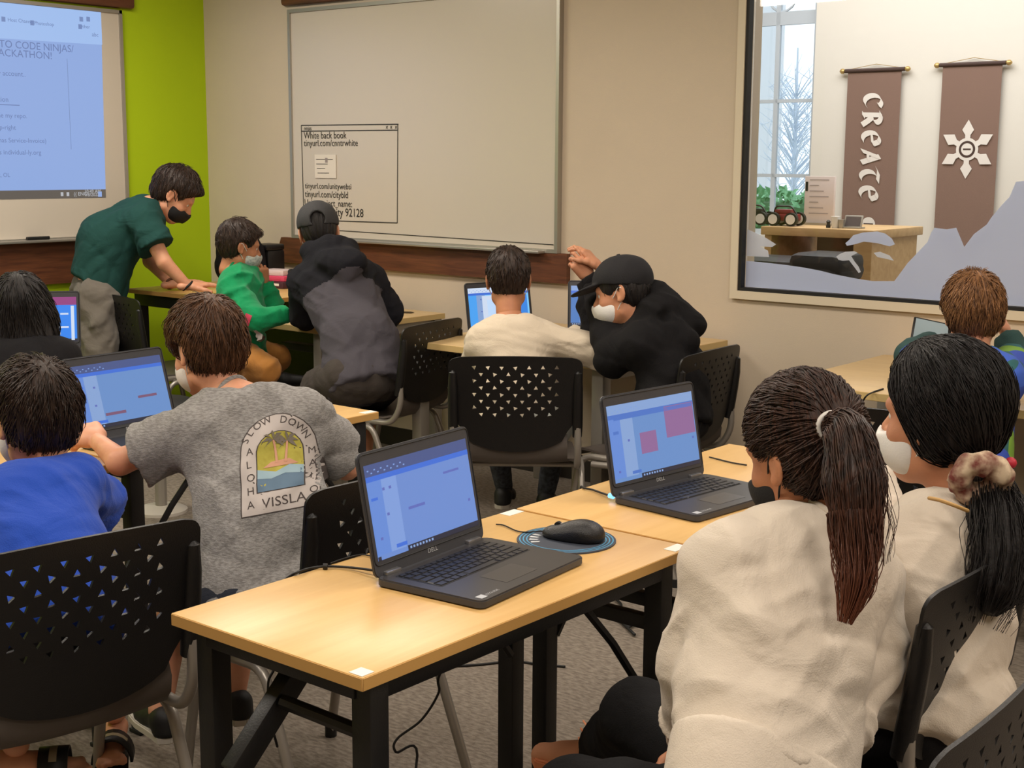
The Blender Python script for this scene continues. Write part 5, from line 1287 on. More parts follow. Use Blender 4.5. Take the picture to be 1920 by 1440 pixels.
def cap_obj(e, HM, m, brim=True, opening=False, loop=None):
    S = Sdf(); S.ell((0, -.012, .044), (.094, .116, .096)); S.plane((0, 0, .026), (0, .20, -1), .004)
    if not opening: S.ell((0, -.012, .030), (.083, .103, .090), k=.003, mode='s')
    if opening: S.cone((0, -.14, .028), (0, -.05, .030), .034, .034, k=.004, mode='s')
    if brim:
        S.ell((0, .110, .036), (.072, .085, .010), R=((1, 0, 0), (0, .985, -.17), (0, .17, .985)), k=.008)
    S.wrinkle(.0016, 30, 3)
    p, q = S.arrays(.0042); Me = Matrix.Translation(-e.location) @ HM; o = link('cap', smooth(mesh_from(p.tolist(), q)), m, e, Me)
    v, f = tube_data([(0, -.012, .137), (0, -.012, .143)], [.009, .006], 10); link('button', smooth(mesh_from(v, f)), m, o)
    for k in range(6):
        a = math.radians(30+60*k); pts = [(.0905*math.cos(a)*math.cos(t), -.012+.1105*math.sin(a)*math.cos(t), .044+.0945*math.sin(t)) for t in np.linspace(-.05, 1.5, 9)]
        if opening and abs(math.degrees(a)-270) < 20: pts = pts[5:]
        link('seam', smooth(mesh_from(*tube_data(pts, .0013, 5))), m, o)
    if opening:
        pts = [(.036*math.cos(t), -.012-math.sqrt(max(0, 1-(.036*math.cos(t)/.09)**2-((.034*math.sin(t)-.014)/.094)**2))*.1105, .030+.036*math.sin(t)) for t in np.linspace(-.1, math.pi+.1, 16)]
        link('opening_edge', smooth(mesh_from(*tube_data(pts, .0035, 6))), loop or m, o)
    return o
cap_obj(e_h, HM, mat('black_cap_cotton', (22, 21, 25), .85, bump=.4, bscale=400))

# ---- red-haired boy at the right wall
J = dict(neck=at(1820, 684, 4.12), pel=at(1800, 860, 4.0), shL=at(1756, 716, 4.10), shR=at(1878, 712, 4.05), elL=at(1712, 668, 4.30), wrL=at(1752, 640, 4.52), elR=at(1908, 680, 4.28), wrR=at(1886, 624, 4.34),
         hipL=at(1765, 880, 4.0), hipR=at(1840, 880, 4.0), knL=at(1740, 850, 4.4), anL=at(1740, 1040, 4.4), knR=at(1850, 850, 4.4), anR=at(1850, 1040, 4.4))
e_r, HM = person('boy with ruffled ginger-brown hair in a blue and green patterned top', J, .84, (at(1822, 588, 4.2), 126, 12, 0, .92), M_skin,
    [('claw', J['wrL'], at(1765, 622, 4.6), (-.5, -.3, .5), True, .85), ('fist', J['wrR'], at(1876, 600, 4.34), (.6, .2, .3), False, .85)])
hair_obj(e_r, HM, M_hgin, 'short', 17, 1500, 1.5, .055); mask_obj(e_r, HM, M_maskb)
rnd = random.Random(4); vs, fs = [], []
for k in range(40):
    b0 = Vector((rnd.uniform(-.03, .02), rnd.uniform(-.06, -.02), .125)); d0 = Vector((rnd.uniform(-.3, .8), rnd.uniform(-.3, .3), 1)).normalized()
    v_, f_ = tube_data([b0, b0+d0*.018, b0+d0*.03+Vector((.01*rnd.random(), 0, 0))], [.0013, .001, .0004], 3); kk = len(vs); vs += v_; fs += [tuple(a+kk for a in f) for f in f_]
o = link('cowlick', mesh_from(vs, fs), M_hgin, e_r, Matrix.Translation(-e_r.location) @ HM); o['kind'] = 'stuff'
M_pat = mat('blue_patterned_jersey', (52, 78, 176), .85); nt = M_pat.node_tree; b = nt.nodes['Principled BSDF']; tc = nt.nodes.new('ShaderNodeTexCoord'); vr = nt.nodes.new('ShaderNodeTexVoronoi'); vr.inputs['Scale'].default_value = 13
cr = nt.nodes.new('ShaderNodeValToRGB'); cr.color_ramp.interpolation = 'CONSTANT'; cr.color_ramp.elements[0].color = lin((52, 78, 176)); cr.color_ramp.elements[1].position = .42; cr.color_ramp.elements[1].color = lin((40, 92, 96)); x_ = cr.color_ramp.elements.new(.62); x_.color = lin((118, 160, 56)); x_ = cr.color_ramp.elements.new(.76); x_.color = lin((56, 92, 190))
nt.links.new(tc.outputs['Object'], vr.inputs['Vector']); nt.links.new(vr.outputs['Color'], cr.inputs[0]); nt.links.new(cr.outputs[0], b.inputs['Base Color'])
M_gsl = CL('dark_green_sleeve', (52, 78, 76))
shirt(e_r, HM, J, .84, M_pat, 'patterned_top', .018, hemoff=.05, sleeve='short', sl=.75, wr=(.005, 22), seed=51, collar=.058)
for sd in 'LR':
    S = Sdf(); S.cone(L3(J['sh'+sd], J['el'+sd], .45), J['el'+sd], .056, .052, k=.02).cone(J['el'+sd], L3(J['el'+sd], J['wr'+sd], .85), .054, .038, k=.02, flat='b'); S.wrinkle(.006, 28, 9); sdf_obj('sleeve', S, .007, M_gsl, e_r)
link('yellow_neckband', smooth(mesh_from(*tube_data([J['neck']-e_r.location+Vector((.058*math.cos(t), .058*math.sin(t), .032+.008*math.sin(t*2))) for t in np.linspace(0, 2*math.pi, 24)[:-1]], .007, 8, True))), mat('yellow_trim', (214, 196, 60), .8), e_r)
trousers(e_r, J, .84, MATS['navy_shorts'], 'trousers'); shoe(e_r, J['anL'], J['anL']+Vector((-.1, .2, 0)), M_rubber, M_sole, .9); shoe(e_r, J['anR'], J['anR']+Vector((-.1, .2, 0)), M_rubber, M_sole, .9)

# ---- boy in the green sweater
J = dict(neck=at(450, 512, 6.32), pel=at(452, 652, 6.30), shL=at(470, 538, 6.46), shR=at(434, 545, 6.22), elL=at(505, 572, 6.48), wrL=at(494, 532, 6.44), elR=at(484, 600, 6.10), wrR=at(542, 587, 6.16),
         hipL=at(468, 660, 6.40), hipR=at(448, 668, 6.22), knL=at(520, 672, 6.46), anL=at(490, 712, 6.60), knR=at(500, 694, 6.12), anR=at(444, 712, 6.24))
e_s, HM = person('boy in a bright green sweater and tan trousers kneeling on his chair', J, .78, (at(450, 460, 6.34), 62, 12, 0, .90), M_skin2,
    [('relaxed', J['wrR'], at(570, 584, 6.22), UPZ, False, .82), ('fist', J['wrL'], at(490, 510, 6.40), (.6, -.4, .3), True, .82)])
hair_obj(e_s, HM, M_hdk, 'short', 21, 500, 1.2, .035); mask_obj(e_s, HM, M_ptn, M_mask)
sw = shirt(e_s, HM, J, .78, CL('green_knit', (16, 148, 92), (12, 134, 82)), 'green_sweater', .017, hemoff=.06, wr=(.009, 26), seed=61, sr=1.08)
trousers(e_s, J, .78, CL('tan_cotton', (178, 122, 60)), 'tan_trousers', wr=(.006, 28))
def foot_shoe(e, a, d, m, s=.9):
    d = Vector(d).normalized(); S = Sdf(); S.cone(a, a+d*.05*s, .036*s, .036*s).cone(a+d*.05*s, a+d*.15*s, .036*s, .028*s, k=.02); return sdf_obj('shoe', S, .006, m, e)
foot_shoe(e_s, J['anR']+Vector((.02, 0, 0)), (-.5, -.2, -.25), M_rubber); foot_shoe(e_s, at(515, 712, 6.4), (.75, .6, -.02), M_rubber)
def patch_on(e, tgt, O, U, N, w, h, m, name, rot=0.0):
    U = Vector(U).normalized(); N = Vector(N).normalized(); V = N.cross(U)
    return project_print(e, tgt, O-U*w/2-V*h/2, U, V, N, lambda F: F.rect(0, 0, w, h, m, .001), name)
Nc = -FWD
patch_on(e_s, sw, at(467, 600, 6.1), (.86, .40, -.35), Nc, .034, .05, mat('pink_patch', (206, 70, 96), .8), 'pink_patch')
def blob(F):
    F.poly(disc(.02, .03, .018, 12), P_pale, .0005); F.poly([(.02, .0), (.05, .01), (.055, .03), (.03, .05), (.01, .04)], P_pale, .0006)
project_print(e_s, sw, at(470, 640, 6.1), (.77, .63, 0), (0, 0, 1), Nc, blob, 'white_print')

# ---- standing helper in the grey and black hoodie
J = dict(neck=at(618, 496, 6.00), pel=at(684, 704, 5.72), shL=at(572, 532, 6.02), shR=at(686, 520, 6.06), elL=at(572, 588, 6.12), wrL=at(575, 600, 6.36), elR=at(728, 588, 6.12), wrR=at(700, 596, 6.34),
         hipL=at(645, 712, 5.70), hipR=at(722, 706, 5.80), knL=at(590, 735, 5.95), anL=at(580, 890, 5.9), knR=at(690, 745, 6.1), anR=at(680, 870, 5.95))
J['belly'] = at(672, 620, 5.80)-L3(J['neck'], J['pel'], .55)
e_a, HM = person('person in a charcoal cap and black and grey hoodie bent over a desk', J, 1.0, (at(598, 436, 6.12), 136, 20, -6, 1.0), M_skin3,
    [('flat', J['wrL'], at(590, 592, 6.5), UPZ, True, .95), ('flat', J['wrR'], at(690, 588, 6.5), UPZ, False, .95)])
hair_obj(e_a, HM, M_hblack, 'buzz', 23, 0, .3, .03); mask_obj(e_a, HM, M_mask)
cap_obj(e_a, HM, mat('charcoal_cap', (58, 58, 60), .85, bump=.4, bscale=400), True, True, mat('cap_edge', (84, 82, 82), .8))
M_gh = CL('charcoal_grey_jersey', (76, 73, 80)); M_bk2 = CL('black_jersey', (24, 24, 30))
bk = Vector((.45, -.62, .05)).normalized()
ho = shirt(e_a, HM, J, 1.0, [M_gh, M_bk2], 'hoodie', .020, hemoff=.06, wr=(.011, 17), seed=71, sr=1.05, wst=.98, extra=lambda S: S.ell(at(640, 492, 5.90), (.125, .095, .062), k=.03).cone(at(582, 470, 6.02), at(650, 512, 5.88), .045, .058, k=.03).cone(at(650, 512, 5.88), at(652, 462, 6.02), .058, .045, k=.03).ell(at(622, 462, 6.0), (.07, .07, .05), k=.03))
me = ho.data; ax = (J['pel']-J['neck']).normalized(); mi = np.zeros(len(me.polygons), int)
for p in me.polygons:
    c = p.center+e_a.location; t = (c-J['neck']).dot(ax)
    arm = min((c-L3(J['sh'+sd], J['el'+sd], t_)).length for sd in 'LR' for t_ in (.25, .5, .75, 1.0)); fa = min((c-L3(J['el'+sd], J['wr'+sd], t_)).length for sd in 'LR' for t_ in (.3, .7, 1.0))
    cen = L3(J['neck'], J['pel'], min(1, max(0, t/(J['pel']-J['neck']).length)))+J['belly']*(.6 if .1 < t else 0)
    if t < .155 or arm < .082 or fa < .09: mi[p.index] = 1
me.polygons.foreach_set('material_index', mi)
for i, sd in enumerate('LR'): pass
trousers(e_a, J, 1.0, CL('dark_taupe_shorts', (70, 64, 60)), 'shorts', short=True, g=.012, wr=(.006, 18))
shoe(e_a, J['anL'], J['anL']+Vector((-.1, .2, 0)), M_rubber, M_sole, 1); shoe(e_a, J['anR'], J['anR']+Vector((-.1, .2, 0)), M_rubber, M_sole, 1)

# ---- helper in the dark green tee leaning on the corner table
J = dict(neck=at(282, 388, 6.98), pel=at(180, 540, 6.92), shL=at(262, 402, 7.12), shR=at(270, 416, 6.82), flat=1.12, elL=at(282, 490, 7.20), wrL=at(322, 533, 7.06), elR=at(308, 492, 6.78), wrR=at(352, 536, 6.82),
         hipL=at(178, 560, 7.04), hipR=at(182, 562, 6.84), knL=at(178, 690, 7.05), anL=at(150, 840, 7.05), knR=at(192, 695, 6.80), anR=at(165, 850, 6.85))
J['belly'] = at(212, 440, 6.95)-L3(J['neck'], J['pel'], .55)
e_m, HM = person('person in a dark green tee and grey trousers leaning on the corner table', J, 1.0, (at(328, 364, 6.98), 49, 40, 0, 1.06), M_skin,
    [('flat', J['wrL'], at(385, 526, 7.12), (0, -.2, 1), True, 1.0), ('flat', J['wrR'], at(405, 532, 6.90), (0, -.2, 1), False, 1.0)])
hair_obj(e_m, HM, M_hdk, 'short', 31, 700, 1.3, .05); mask_obj(e_m, HM, M_maskb)
shirt(e_m, HM, J, 1.0, CL('dark_green_cotton', (28, 66, 62)), 'dark_green_tee', .018, hemoff=.0, sleeve='short', sl=.62, sr=1.15, wr=(.009, 17), seed=81, wst=1.12)
trousers(e_m, J, 1.0, CL('grey_trouser_cloth', (106, 100, 92)), 'grey_trousers', g=.018, wr=(.012, 20), waist=-.02)
shoe(e_m, J['anL'], J['anL']+Vector((.2, .1, 0)), M_rubber, M_sole, 1.05); shoe(e_m, J['anR'], J['anR']+Vector((.2, .1, 0)), M_rubber, M_sole, 1.05)
for sd, m_, t in (('R', M_rubber, 1.0), ('L', mat('brown_strap', (96, 60, 40), .6), .97)):
    c = L3(J['el'+sd], J['wr'+sd], t); d = (J['wr'+sd]-J['el'+sd]).normalized(); x = d.orthogonal().normalized(); y = d.cross(x)
    w_ = link('wristband', smooth(mesh_from(*tube_data([c+x*.030*math.cos(a)+y*.030*math.sin(a)-e_m.location for a in np.linspace(0, 2*math.pi, 20)[:-1]], .006, 6, True))), m_, e_m)

# ---- girl with the scrunchie
J = dict(neck=at(1792, 985, 2.52), pel=at(1752, 1290, 2.40), shL=at(1722, 1040, 2.44), shR=at(1872, 1030, 2.62), elL=at(1660, 1030, 2.62), wrL=at(1634, 905, 2.80), elR=at(1850, 1060, 2.85), wrR=at(1760, 960, 3.0),
         hipL=at(1715, 1350, 2.38), hipR=at(1795, 1345, 2.50), knL=at(1500, 1400, 2.55), anL=at(1235, 1400, 2.78), knR=at(1590, 1345, 2.75), anR=at(1500, 1440, 2.75))
J['belly'] = at(1745, 1110, 2.45)-L3(J['neck'], J['pel'], .55)
e_q, HM = person('girl in a beige sweatshirt with black hair tied in a plaid scrunchie', J, .86, (at(1766, 780, 2.54), 176, 2, 0, 1.04), M_skin3,
    [('relaxed', J['wrL'], at(1622, 862, 2.90), (-.3, -.6, .5), True, .85), ('type', J['wrR'], at(1730, 930, 3.1), UPZ, False, .85)])
hair_obj(e_q, HM, M_hblack, 'pulled', 41, 2400, 1.15, .11, ears=False, tie=at(1850, 890, 2.50)); mask_obj(e_q, HM, M_mask)
lock('ponytail', e_q, [at(1845, 900, 2.50), at(1868, 960, 2.40), at(1872, 1040, 2.36), at(1860, 1110, 2.34), at(1850, 1150, 2.33)], M_hblack, 320, [.030, .052, .062, .052, .016], 3)
M_beige = CL('beige_fleece', (214, 202, 186), None, .3)
M_jade = mat('dark_green_collar', (38, 70, 60), .85)
sh = shirt(e_q, HM, J, .86, M_beige, 'sweatshirt', .024, hemoff=.10, wr=(.011, 20), seed=92, sr=1.1, collar=.064, wst=1.14, h=.0062, ks=.009)
link('undershirt_collar', smooth(mesh_from(*tube_data([L3(J['neck'], HM @ Vector((0, -.034, -.12)), .30)-e_q.location+Vector((.054*math.cos(t), .054*math.sin(t), .012)) for t in np.linspace(0, 2*math.pi, 24)[:-1]], .016, 8, True))), M_jade, e_q)
trousers(e_q, J, .86, MATS['black_cotton'], 'black_trousers', g=.012, waist=-.08)
lock('loose_strands', e_q, [at(1862, 930, 2.42), at(1876, 1010, 2.35), at(1868, 1090, 2.32), at(1842, 1175, 2.31)], M_hblack, 90, [.045, .064, .062, .04], 18, .0009, 1.08, False)
M_plaid = mat('plaid_cloth', (206, 186, 158), .9, var=(112, 50, 44), nscale=38)
S = Sdf(); c0 = at(1838, 897, 2.40)
for k in range(14):
    a = 2*math.pi*k/14; d0 = at(1868, 960, 2.40)-at(1845, 890, 2.50); d0.normalize(); x = d0.orthogonal().normalized(); y = d0.cross(x)
    S.ell(c0+x*.034*math.cos(a)+y*.034*math.sin(a)+d0*.006*math.sin(k*2.3), (.021, .021, .019), k=.006)
S.wrinkle(.004, 90, 3); sdf_obj('scrunchie', S, .005, M_plaid, e_q)
for k, (x, y, c) in enumerate(((1895, 868, (190, 40, 60)), (1900, 930, (214, 84, 30)), (1893, 948, (150, 40, 110)), (1902, 948, (196, 40, 60)), (1884, 915, (200, 160, 80)))):
    bm = bmesh.new(); bmesh.ops.create_icosphere(bm, subdivisions=2, radius=.011, matrix=Matrix.Translation(at(x, y, 2.44)-e_q.location)); link('bead', bm_mesh(bm, 'bead', 60), mat('bead_%d' % k, c, .5), e_q)
o = link('neck_cord', smooth(mesh_from(*tube_data([p-e_q.location for p in spline([at(1742, 934, 2.36), at(1762, 938, 2.32), at(1790, 948, 2.31), at(1815, 958, 2.33)], 6)], .0035, 6))), mat('gold_embroidery', (190, 150, 90), .6), e_q)

# ---- girl with the ponytail
J = dict(neck=at(1522, 1018, 2.22), pel=at(1430, 1462, 1.98), shL=at(1350, 1098, 2.14), shR=at(1606, 1082, 2.28), elL=at(1318, 1235, 2.16), wrL=at(1306, 1392, 2.26), elR=at(1606, 1225, 2.24), wrR=at(1572, 1388, 2.12), lat=.45,
         hipL=at(1370, 1550, 2.08), hipR=at(1480, 1550, 2.14), knL=at(1080, 1500, 2.24), anL=at(1060, 1700, 2.2), knR=at(1200, 1345, 2.44), anR=at(1140, 1395, 2.70))
J['belly'] = at(1462, 1230, 2.10)-L3(J['neck'], J['pel'], .55)
e_p, HM = person('girl in a beige sweatshirt with a long brown ponytail and black mask', J, .90, (at(1506, 848, 2.26), 166, 14, -4, .98), M_skin2,
    [('relaxed', J['wrR'], at(1556, 1440, 2.06), (.5, -.6, .1), False, .88), ('relaxed', J['wrL'], at(1270, 1420, 2.24), (-.6, -.4, .1), True, .88)])
M_hpony = hairmat('chestnut_black_hair', (30, 20, 17), (78, 50, 38), .48)
hair_obj(e_p, HM, M_hpony, 'pulled', 43, 2600, 1.0, .11, tie=at(1560, 800, 2.17)); mask_obj(e_p, HM, M_maskb)
M_tail = hairmat('chestnut_tip_ponytail', (30, 20, 17), (78, 50, 38), .46); nt = M_tail.node_tree; bs = nt.nodes['Principled BSDF']  # the hair's own colour, turning chestnut towards the tips
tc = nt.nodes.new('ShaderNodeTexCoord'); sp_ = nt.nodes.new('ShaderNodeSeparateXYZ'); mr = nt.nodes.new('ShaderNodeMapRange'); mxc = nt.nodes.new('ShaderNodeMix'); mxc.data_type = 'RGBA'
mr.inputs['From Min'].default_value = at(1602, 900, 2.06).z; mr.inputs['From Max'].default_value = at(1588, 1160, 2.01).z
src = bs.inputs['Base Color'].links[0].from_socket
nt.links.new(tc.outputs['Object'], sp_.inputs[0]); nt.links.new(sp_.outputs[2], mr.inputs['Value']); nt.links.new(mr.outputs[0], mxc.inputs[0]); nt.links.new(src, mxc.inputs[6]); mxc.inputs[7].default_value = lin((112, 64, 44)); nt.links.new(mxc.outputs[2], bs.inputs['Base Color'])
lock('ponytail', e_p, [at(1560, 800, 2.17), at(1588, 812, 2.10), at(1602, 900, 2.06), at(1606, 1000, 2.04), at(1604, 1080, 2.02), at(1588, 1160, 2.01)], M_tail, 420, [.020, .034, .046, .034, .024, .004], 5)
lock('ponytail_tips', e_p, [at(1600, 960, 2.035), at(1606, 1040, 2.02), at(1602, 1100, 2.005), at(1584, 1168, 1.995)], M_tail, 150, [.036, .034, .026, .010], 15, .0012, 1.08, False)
lock('loose_strands', e_p, [at(1588, 812, 2.08), at(1612, 900, 2.04), at(1622, 990, 2.03), at(1632, 1060, 2.03)], M_hpony, 40, [.030, .046, .044, .03], 16, .0008, 1.1, False)
c0 = at(1560, 800, 2.15); d0 = (at(1588, 812, 2.08)-at(1545, 795, 2.2)).normalized(); x = d0.orthogonal().normalized(); y = d0.cross(x)
link('hair_tie', smooth(mesh_from(*tube_data([c0+x*.022*math.cos(a)+y*.022*math.sin(a)-e_p.location for a in np.linspace(0, 2*math.pi, 24)[:-1]], .0045, 8, True))), mat('white_hair_tie', (220, 216, 210), .5), e_p)
shirt(e_p, HM, J, .90, M_beige, 'sweatshirt', .022, hemoff=-.012, wr=(.011, 15), seed=104, sr=1.12, collar=.066, wst=1.12, cuff=True, h=.0058, ks=.008)
# ribbed waistband
S = Sdf(); ax = (J['pel']-J['neck']).normalized(); fr3 = (J['shR']-J['shL']).cross(J['neck']-J['pel']).normalized()
torso(S, J, .90, .006, k=.06, wst=1.10)
lt = (J['shR']-J['shL']).normalized()
for sg in (-1, 1): S.cone(J['pel']-ax*.04+lt*sg*.06, J['pel']+ax*.12+lt*sg*.06, .098, .094, k=.06, sq=(fr3, .88))
S.plane(J['pel']+ax*.10, ax, .006); S.plane(J['pel']-ax*.03, -ax, .006); S.wrinkle(.003, 20, 8); sdf_obj('waistband', S, .0065, M_beige, e_p)
trousers(e_p, J, .90, CL('black_track_cotton', (24, 24, 26)), 'black_trousers', g=.012, waist=-.10, wr=(.006, 18))
M_org = mat('orange_lace', (222, 140, 96), .7)
shoe(e_p, J['anR']+Vector((0, 0, 0)), J['anR']+Vector((-.2, -.05, 0)), mat('peach_sneaker', (214, 150, 112), .7), M_org, .9)

# ================================================================== SMALL THINGS
# far laptops
def hz(x, y, z=.77): return atZ(x, y, z)
A = hz(880, 628); Bq = hz(1010, 618); u = (Bq-A).normalized()*.336; laptop(A, A+u, 100, TZ, 'open laptop with a bright cyan screen in front of the boy in cream', scr_far1, keys=False)
A = hz(1064, 619); laptop(A, A+Vector((.80, .6, 0)).normalized()*.336, 103, TZ, 'open laptop with an orange code list beside the raised hands', scr_far2, keys=False)
A = hz(549, 590); laptop(A, A+Vector((.35, .94, 0)).normalized()*.336, 103, TZ, 'open laptop the boy in the green sweater reaches towards', scr_far1, keys=False)
# mouse and pad on the nearest table
pc = atZ(1062, 1012, .752)
bm = bmesh.new(); bmesh.ops.create_cone(bm, cap_ends=True, segments=48, radius1=.100, radius2=.100, depth=.003)
mp_ = link('mouse_pad', bm_mesh(bm, 'pad', 40), mat('slate_pad', (58, 64, 76), .7)); mp_.location = (pc.x, pc.y, TZ+.0016); tag(mp_, 'round dark mouse pad with thin blue rings behind the nearest laptop', 'mouse pad')
F = Flat((0, 0, .0016), (1, 0, 0), (0, 1, 0), (0, 0, 1)); M_ring = mat('pad_blue_ring', (76, 150, 190), .7); M_pw_ = mat('pad_white_print', (205, 208, 210), .7)
for r0, m_ in ((.093, M_ring), (.086, M_ring), (.079, M_ring)):
    for i in range(48):
        a, b = 2*math.pi*i/48, 2*math.pi*(i+1)/48
        F.add([(r0*math.cos(a), r0*math.sin(a)), ((r0+.0025)*math.cos(a), (r0+.0025)*math.sin(a)), ((r0+.0025)*math.cos(b), (r0+.0025)*math.sin(b)), (r0*math.cos(b), r0*math.sin(b))], [(0, 1, 2, 3)], m_, .0003)
for a in (20, 35, 50, 190, 205, 220, 235):
    q = math.radians(a); F.poly([(.055*math.cos(q), .055*math.sin(q)), (.074*math.cos(q-.05), .074*math.sin(q-.05)), (.076*math.cos(q+.07), .076*math.sin(q+.07)), (.060*math.cos(q+.1), .060*math.sin(q+.1))], M_pw_, .0003)
F.build('pad_print', mp_)
ms = empty('computer_mouse', (pc.x, pc.y, TZ+.0034), 0, 'black cabled mouse on the round pad behind the nearest laptop', 'mouse')
p1, p2 = atZ(1125, 1008, .77), atZ(985, 990, .77); d = (p2-p1); d.z = 0; d.normalize(); ang = math.atan2(d.y, d.x); RM = Matrix.Translation((.012, .012, 0)) @ Matrix.Rotation(ang, 4, 'Z')
S = Sdf(); S.ell((-.022, 0, .012), (.042, .034, .030), k=.01).ell((.028, 0, .006), (.042, .030, .020), k=.03); S.plane((0, 0, .0), (0, 0, -1), .003)
p, q = S.arrays(.003); link('shell', smooth(mesh_from(p.tolist(), q)), M_plas, ms, RM)
link('wheel', mesh_from(*tube_data([(.036, -.004, .024), (.036, .004, .024)], .008, 12)), M_rubber, ms, RM)
link('button_seam', mesh_from(*tube_data([(.068, 0, .012), (.05, 0, .0225), (.02, 0, .0315)], .0012, 4)), M_alu, ms, RM)
e0 = p1+d*.18; cord = [RM @ Vector((.068, 0, .008)), Vector((.012, .012, 0))+d*.12+Vector((0, 0, .0)), atZ(945, 985, .753)-ms.location, atZ(930, 983, .753)-ms.location]
link('cord', smooth(mesh_from(*tube_data(spline(cord, 8), .0016, 6))), M_rubber, ms)
# power leads
def lead(label, px, z=TZ+.003, r=.0025, plug=None, grp=None):
    P = [atZ(x, y, zz if zz is not None else z) for x, y, *zz_ in px for zz in [zz_[0] if zz_ else None]]
    o = tag(link('power_lead', smooth(mesh_from(*tube_data(spline(P, 8), r, 6))), M_rubber), label, 'cable')
    return o
ld1 = lead('black power lead running from the nearest laptop to the table edge', [(714, 1072, .762), (690, 1068, .76), (655, 1064, .755), (615, 1062, .754), (580, 1066, .754), (552, 1076, .753), (530, 1090, .70)])
o = link('lit_plug', mesh_from(*tube_data([atZ(716, 1074, .762), atZ(708, 1072, .762)], .006, 10)), em('plug_light', (120, 190, 255), 2.0)); o.parent = ld1
o = link('ferrite', mesh_from(*tube_data([atZ(614, 1062, .756), atZ(606, 1062, .756)], .006, 10)), M_rubber); o.parent = ld1
lead('thin black lead crossing the nearest table behind the laptop', [(705, 1045, .754), (680, 1040, .753), (650, 1046, .753), (620, 1056, .753)], r=.0015)
ld2 = lead('black power lead plugged into the laptop with the pink squares', [(1146, 930, .762), (1130, 925, .757), (1110, 918, .754), (1095, 915, .754), (1090, 912, .745), (1088, 920, .70)])
o = link('lit_plug', mesh_from(*tube_data([atZ(1150, 931, .762), atZ(1143, 929, .762)], .006, 10)), MATS['plug_light']); o.parent = ld2
lead('black lead crossing the table behind the pink-square laptop', [(1330, 857, .754), (1350, 862, .753), (1375, 868, .753), (1400, 872, .753)], r=.002)
lead('black lead hanging over the front edge of the right desk', [(1656, 729, .753), (1638, 735, .753), (1625, 742, .752), (1617, 755, .72), (1610, 778, .66), (1606, 800, .60), (1600, 830, .50)], r=.003)
def floorlead(label, pts, r=.003): return tag(link('floor_cable', smooth(mesh_from(*tube_data(spline(pts, 8), r, 6))), M_rubber), label, 'cable')
g = t1.location
floorlead('thin black cable looping down from the nearest table to the carpet', [Vector((-1.55, 1.86, .70)), atX(830, 1255, -1.60), atX(822, 1300, -1.62), atX(790, 1350, -1.64), atX(745, 1385, -1.66), atX(742, 1410, -1.66), atX(780, 1440, -1.66), Vector((-1.60, 1.52, .01))], .0025)
floorlead('black cable crossing the carpet behind the nearest table legs', [atZ(830, 1250, .004), atZ(900, 1246, .004), atZ(960, 1240, .004), atZ(1015, 1246, .004), atZ(1060, 1250, .004)], .004)
floorlead('black cable hanging by the left end of the nearest table', [Vector((-1.80, 1.46, .71)), atX(512, 1240, -1.80), atX(503, 1280, -1.80), atX(505, 1340, -1.82), atX(520, 1400, -1.84)], .0025)
floorlead('tangle of black cables on the carpet under the second table', [atZ(1140, 1110, .01), atZ(1165, 1135, .01), atZ(1150, 1150, .02), atZ(1175, 1165, .01), atZ(1205, 1150, .01), atZ(1180, 1175, .01), atZ(1160, 1160, .01), atZ(1190, 1190, .01)], .005)
floorlead('orange wire lying on the carpet near the second table', [atZ(1056, 1395, .004), atZ(1075, 1390, .004), atZ(1095, 1396, .004), atZ(1108, 1404, .004)], .003).data.materials[0] = M_org
# laces tuft
vs, fs = [], []
rnd = random.Random(9)
bs = atZ(1108, 1402, .02)
for k in range(12):
    v_, f_ = tube_data([bs, bs+Vector((rnd.uniform(-.03, .03), rnd.uniform(-.03, .03), rnd.uniform(.03, .06))), bs+Vector((rnd.uniform(-.04, .04), rnd.uniform(-.04, .04), rnd.uniform(.0, .07)))], .0025, 5); kk = len(vs); vs += v_; fs += [tuple(a+kk for a in f) for f in f_]
o = link('lace_bundle', mesh_from(vs, fs), M_org); tag(o, 'peach-coloured loose laces by the foot under the second table', 'laces', kind='stuff')
# things on the corner table
cz_ = fz+.0015
bp_ = atZ(470, 545, fz); bx_, by_ = bp_.x+.05, min(bp_.y+.12, 4.95)
bg = empty('black_backpack', (atY(452, 500, 4.80).x, 4.80, cz_), 0, 'black bulging backpack standing on the corner table behind the boy in green', 'bag')
S = Sdf(); w_ = .30; S.cone((-.08, 0, .09), (-.08, 0, .16), .085, .08, k=.05).cone((.08, 0, .09), (.08, 0, .17), .085, .075, k=.05).ell((.10, -.03, .21), (.07, .06, .085), k=.03).ell((-.09, 0, .20), (.07, .06, .08), k=.03).ell((0, -.05, .10), (.13, .05, .07), k=.03); S.plane((0, 0, 0), (0, 0, -1), .01); S.wrinkle(.004, 30, 3)
p, q = S.arrays(.007); link('body', smooth(mesh_from(p.tolist(), q)), M_bk2, bg)
link('handle', smooth(mesh_from(*tube_data(fillet([(-.03, 0, .22), (-.03, 0, .27), (.05, 0, .27), (.05, 0, .22)], .03), .008, 8))), M_rubber, bg)
link('strap', smooth(mesh_from(*tube_data(spline([(.14, -.05, .24), (.17, -.08, .16), (.16, -.09, .08), (.12, -.09, .03)], 5), .012, 8))), M_rubber, bg)
hp_ = atY(486, 462, 4.86)
bx = empty('black_case', (hp_.x, 4.93, cz_), 0, 'small black case with a raised lid above the backpack by the wall', 'case')
hh = hp_.z-fz
box('body', (0, 0, hh*.45), (.12, .12, hh*.9), M_blk, bx, .012); box('lid', (0, -.01, hh*.97), (.13, .13, hh*.16), M_plas, bx, .01); box('latch', (0, -.078, hh*.80), (.04, .008, .03), M_alu, bx, .002)
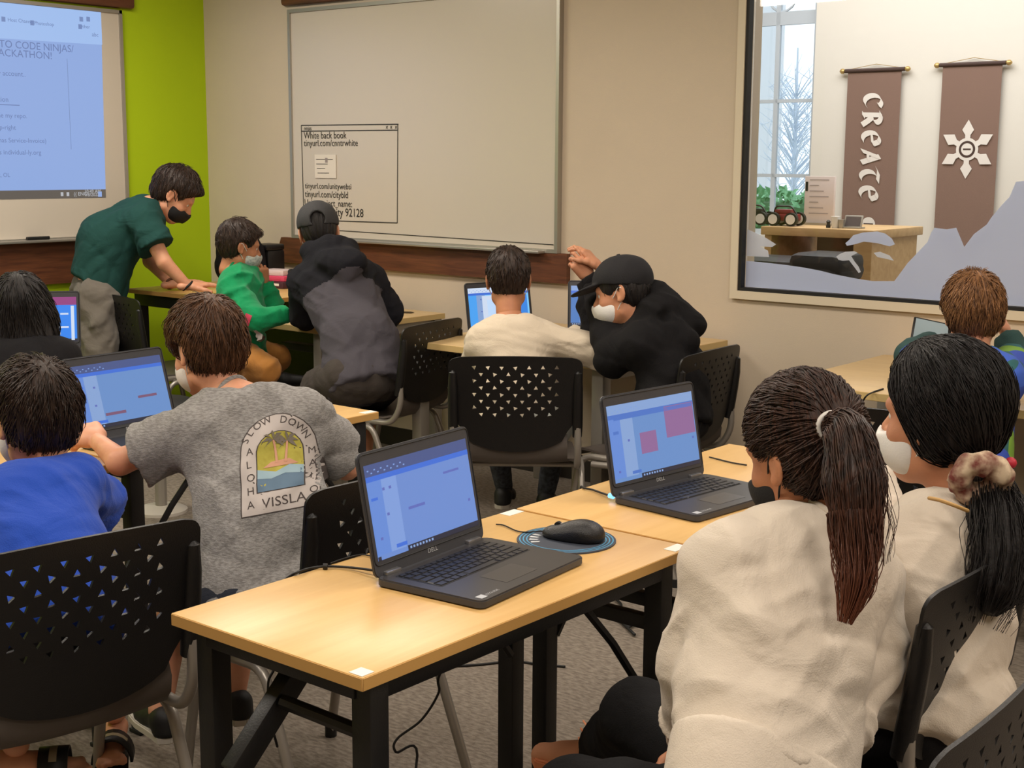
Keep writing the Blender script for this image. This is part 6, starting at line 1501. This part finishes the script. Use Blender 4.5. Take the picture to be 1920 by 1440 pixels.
for k, (px_, py_, sx, sy, sz, m_, lab) in enumerate(((524, 546, .20, .13, .035, mat('dark_plum_box', (70, 34, 44), .6), 'dark plum box at the bottom of the small stack behind the desk'), (524, 533, .18, .12, .028, mat('pink_pack', (212, 70, 104), .6), 'bright pink packet on the small stack behind the desk'), (522, 520, .15, .11, .03, mat('pale_pack', (214, 196, 196), .7), 'pale wrapped packet on top of the small stack'))):
    zz = cz_+(0, .0352, .0634)[k]; c = atY(px_, 530, 4.85)
    e = empty('packet', (min(c.x, fr_.x-.11), 4.85, zz), .1*k, lab, 'packet', 'packets stacked on the corner table')
    box('body', (0, 0, sz/2), (sx, sy, sz), m_, e, .006); box('flap', (sx*.1, -sy/2-.0008, sz*.55), (sx*.5, .0015, sz*.35), M_stick if k == 0 else m_, e)
# small things on the desks
pn = atZ(752, 584, TZ+.008); o = link('pencil', mesh_from(*tube_data([(pn.x-.06, pn.y-.03, TZ+.005), (pn.x+.05, pn.y+.02, TZ+.005), (pn.x+.065, pn.y+.027, TZ+.005)], [.0045, .0045, .001], 6)), mat('dark_pencil', (70, 60, 40), .5)); tag(o, 'dark pencil on the desk by the right elbow of the two-tone hoodie', 'pencil')
pp = atZ(585, 597, TZ+.002); o = box('paper_sheet', (0, 0, 0), (.10, .14, .0012), mat('lilac_paper', (198, 190, 206), .7)); o.location = (pp.x+.02, pp.y+.02, TZ+.0008); tag(o, 'small lilac sheet of paper at the corner of the left grey-legged desk', 'paper')
# tablet in front of the red-haired boy
tp = at(1758, 632, 4.50); e = empty('tablet', tp, 0, 'grey tablet held up in front of the ginger-haired boy', 'tablet')
Mt = Matrix.Rotation(math.radians(36), 4, 'Z') @ Matrix.Rotation(math.radians(50), 4, 'X') @ Matrix.Rotation(math.radians(-14), 4, 'Z')
box('case', (0, 0, 0), (.17, .12, .010), M_blk, e, .004, Mt); box('screen', (0, 0, .0056), (.156, .106, .0012), mat('grey_glass', (150, 168, 176), .25), e, 0, Mt)
# round pale stool foot under the middle tables
fp = atZ(303, 955, .01)
st = empty('round_base_stool', (fp.x, fp.y, 0), 0, 'stool foot with a round pale base under the middle table', 'stool')
link('base', smooth(mesh_from(*tube_data([(0, 0, 0), (0, 0, .012), (0, 0, .022), (0, 0, .03)], [.11, .11, .09, .03], 28)), 40), M_sole, st)
link('column', mesh_from(*tube_data([(0, 0, .025), (0, 0, .44)], .025, 12)), M_gmet, st); link('seat', smooth(mesh_from(*tube_data([(0, 0, .44), (0, 0, .45), (0, 0, .48), (0, 0, .49)], [.13, .16, .16, .14], 28)), 40), M_rubber, st)
# laptop edge on the far right desk
A = atZ(1898, 735, .77); laptop(A+Vector((.02, .12, 0)), A+Vector((.30, .28, 0)), 104, TZ, 'dark laptop at the right border of the picture on the right desk', scr_far2, keys=False)
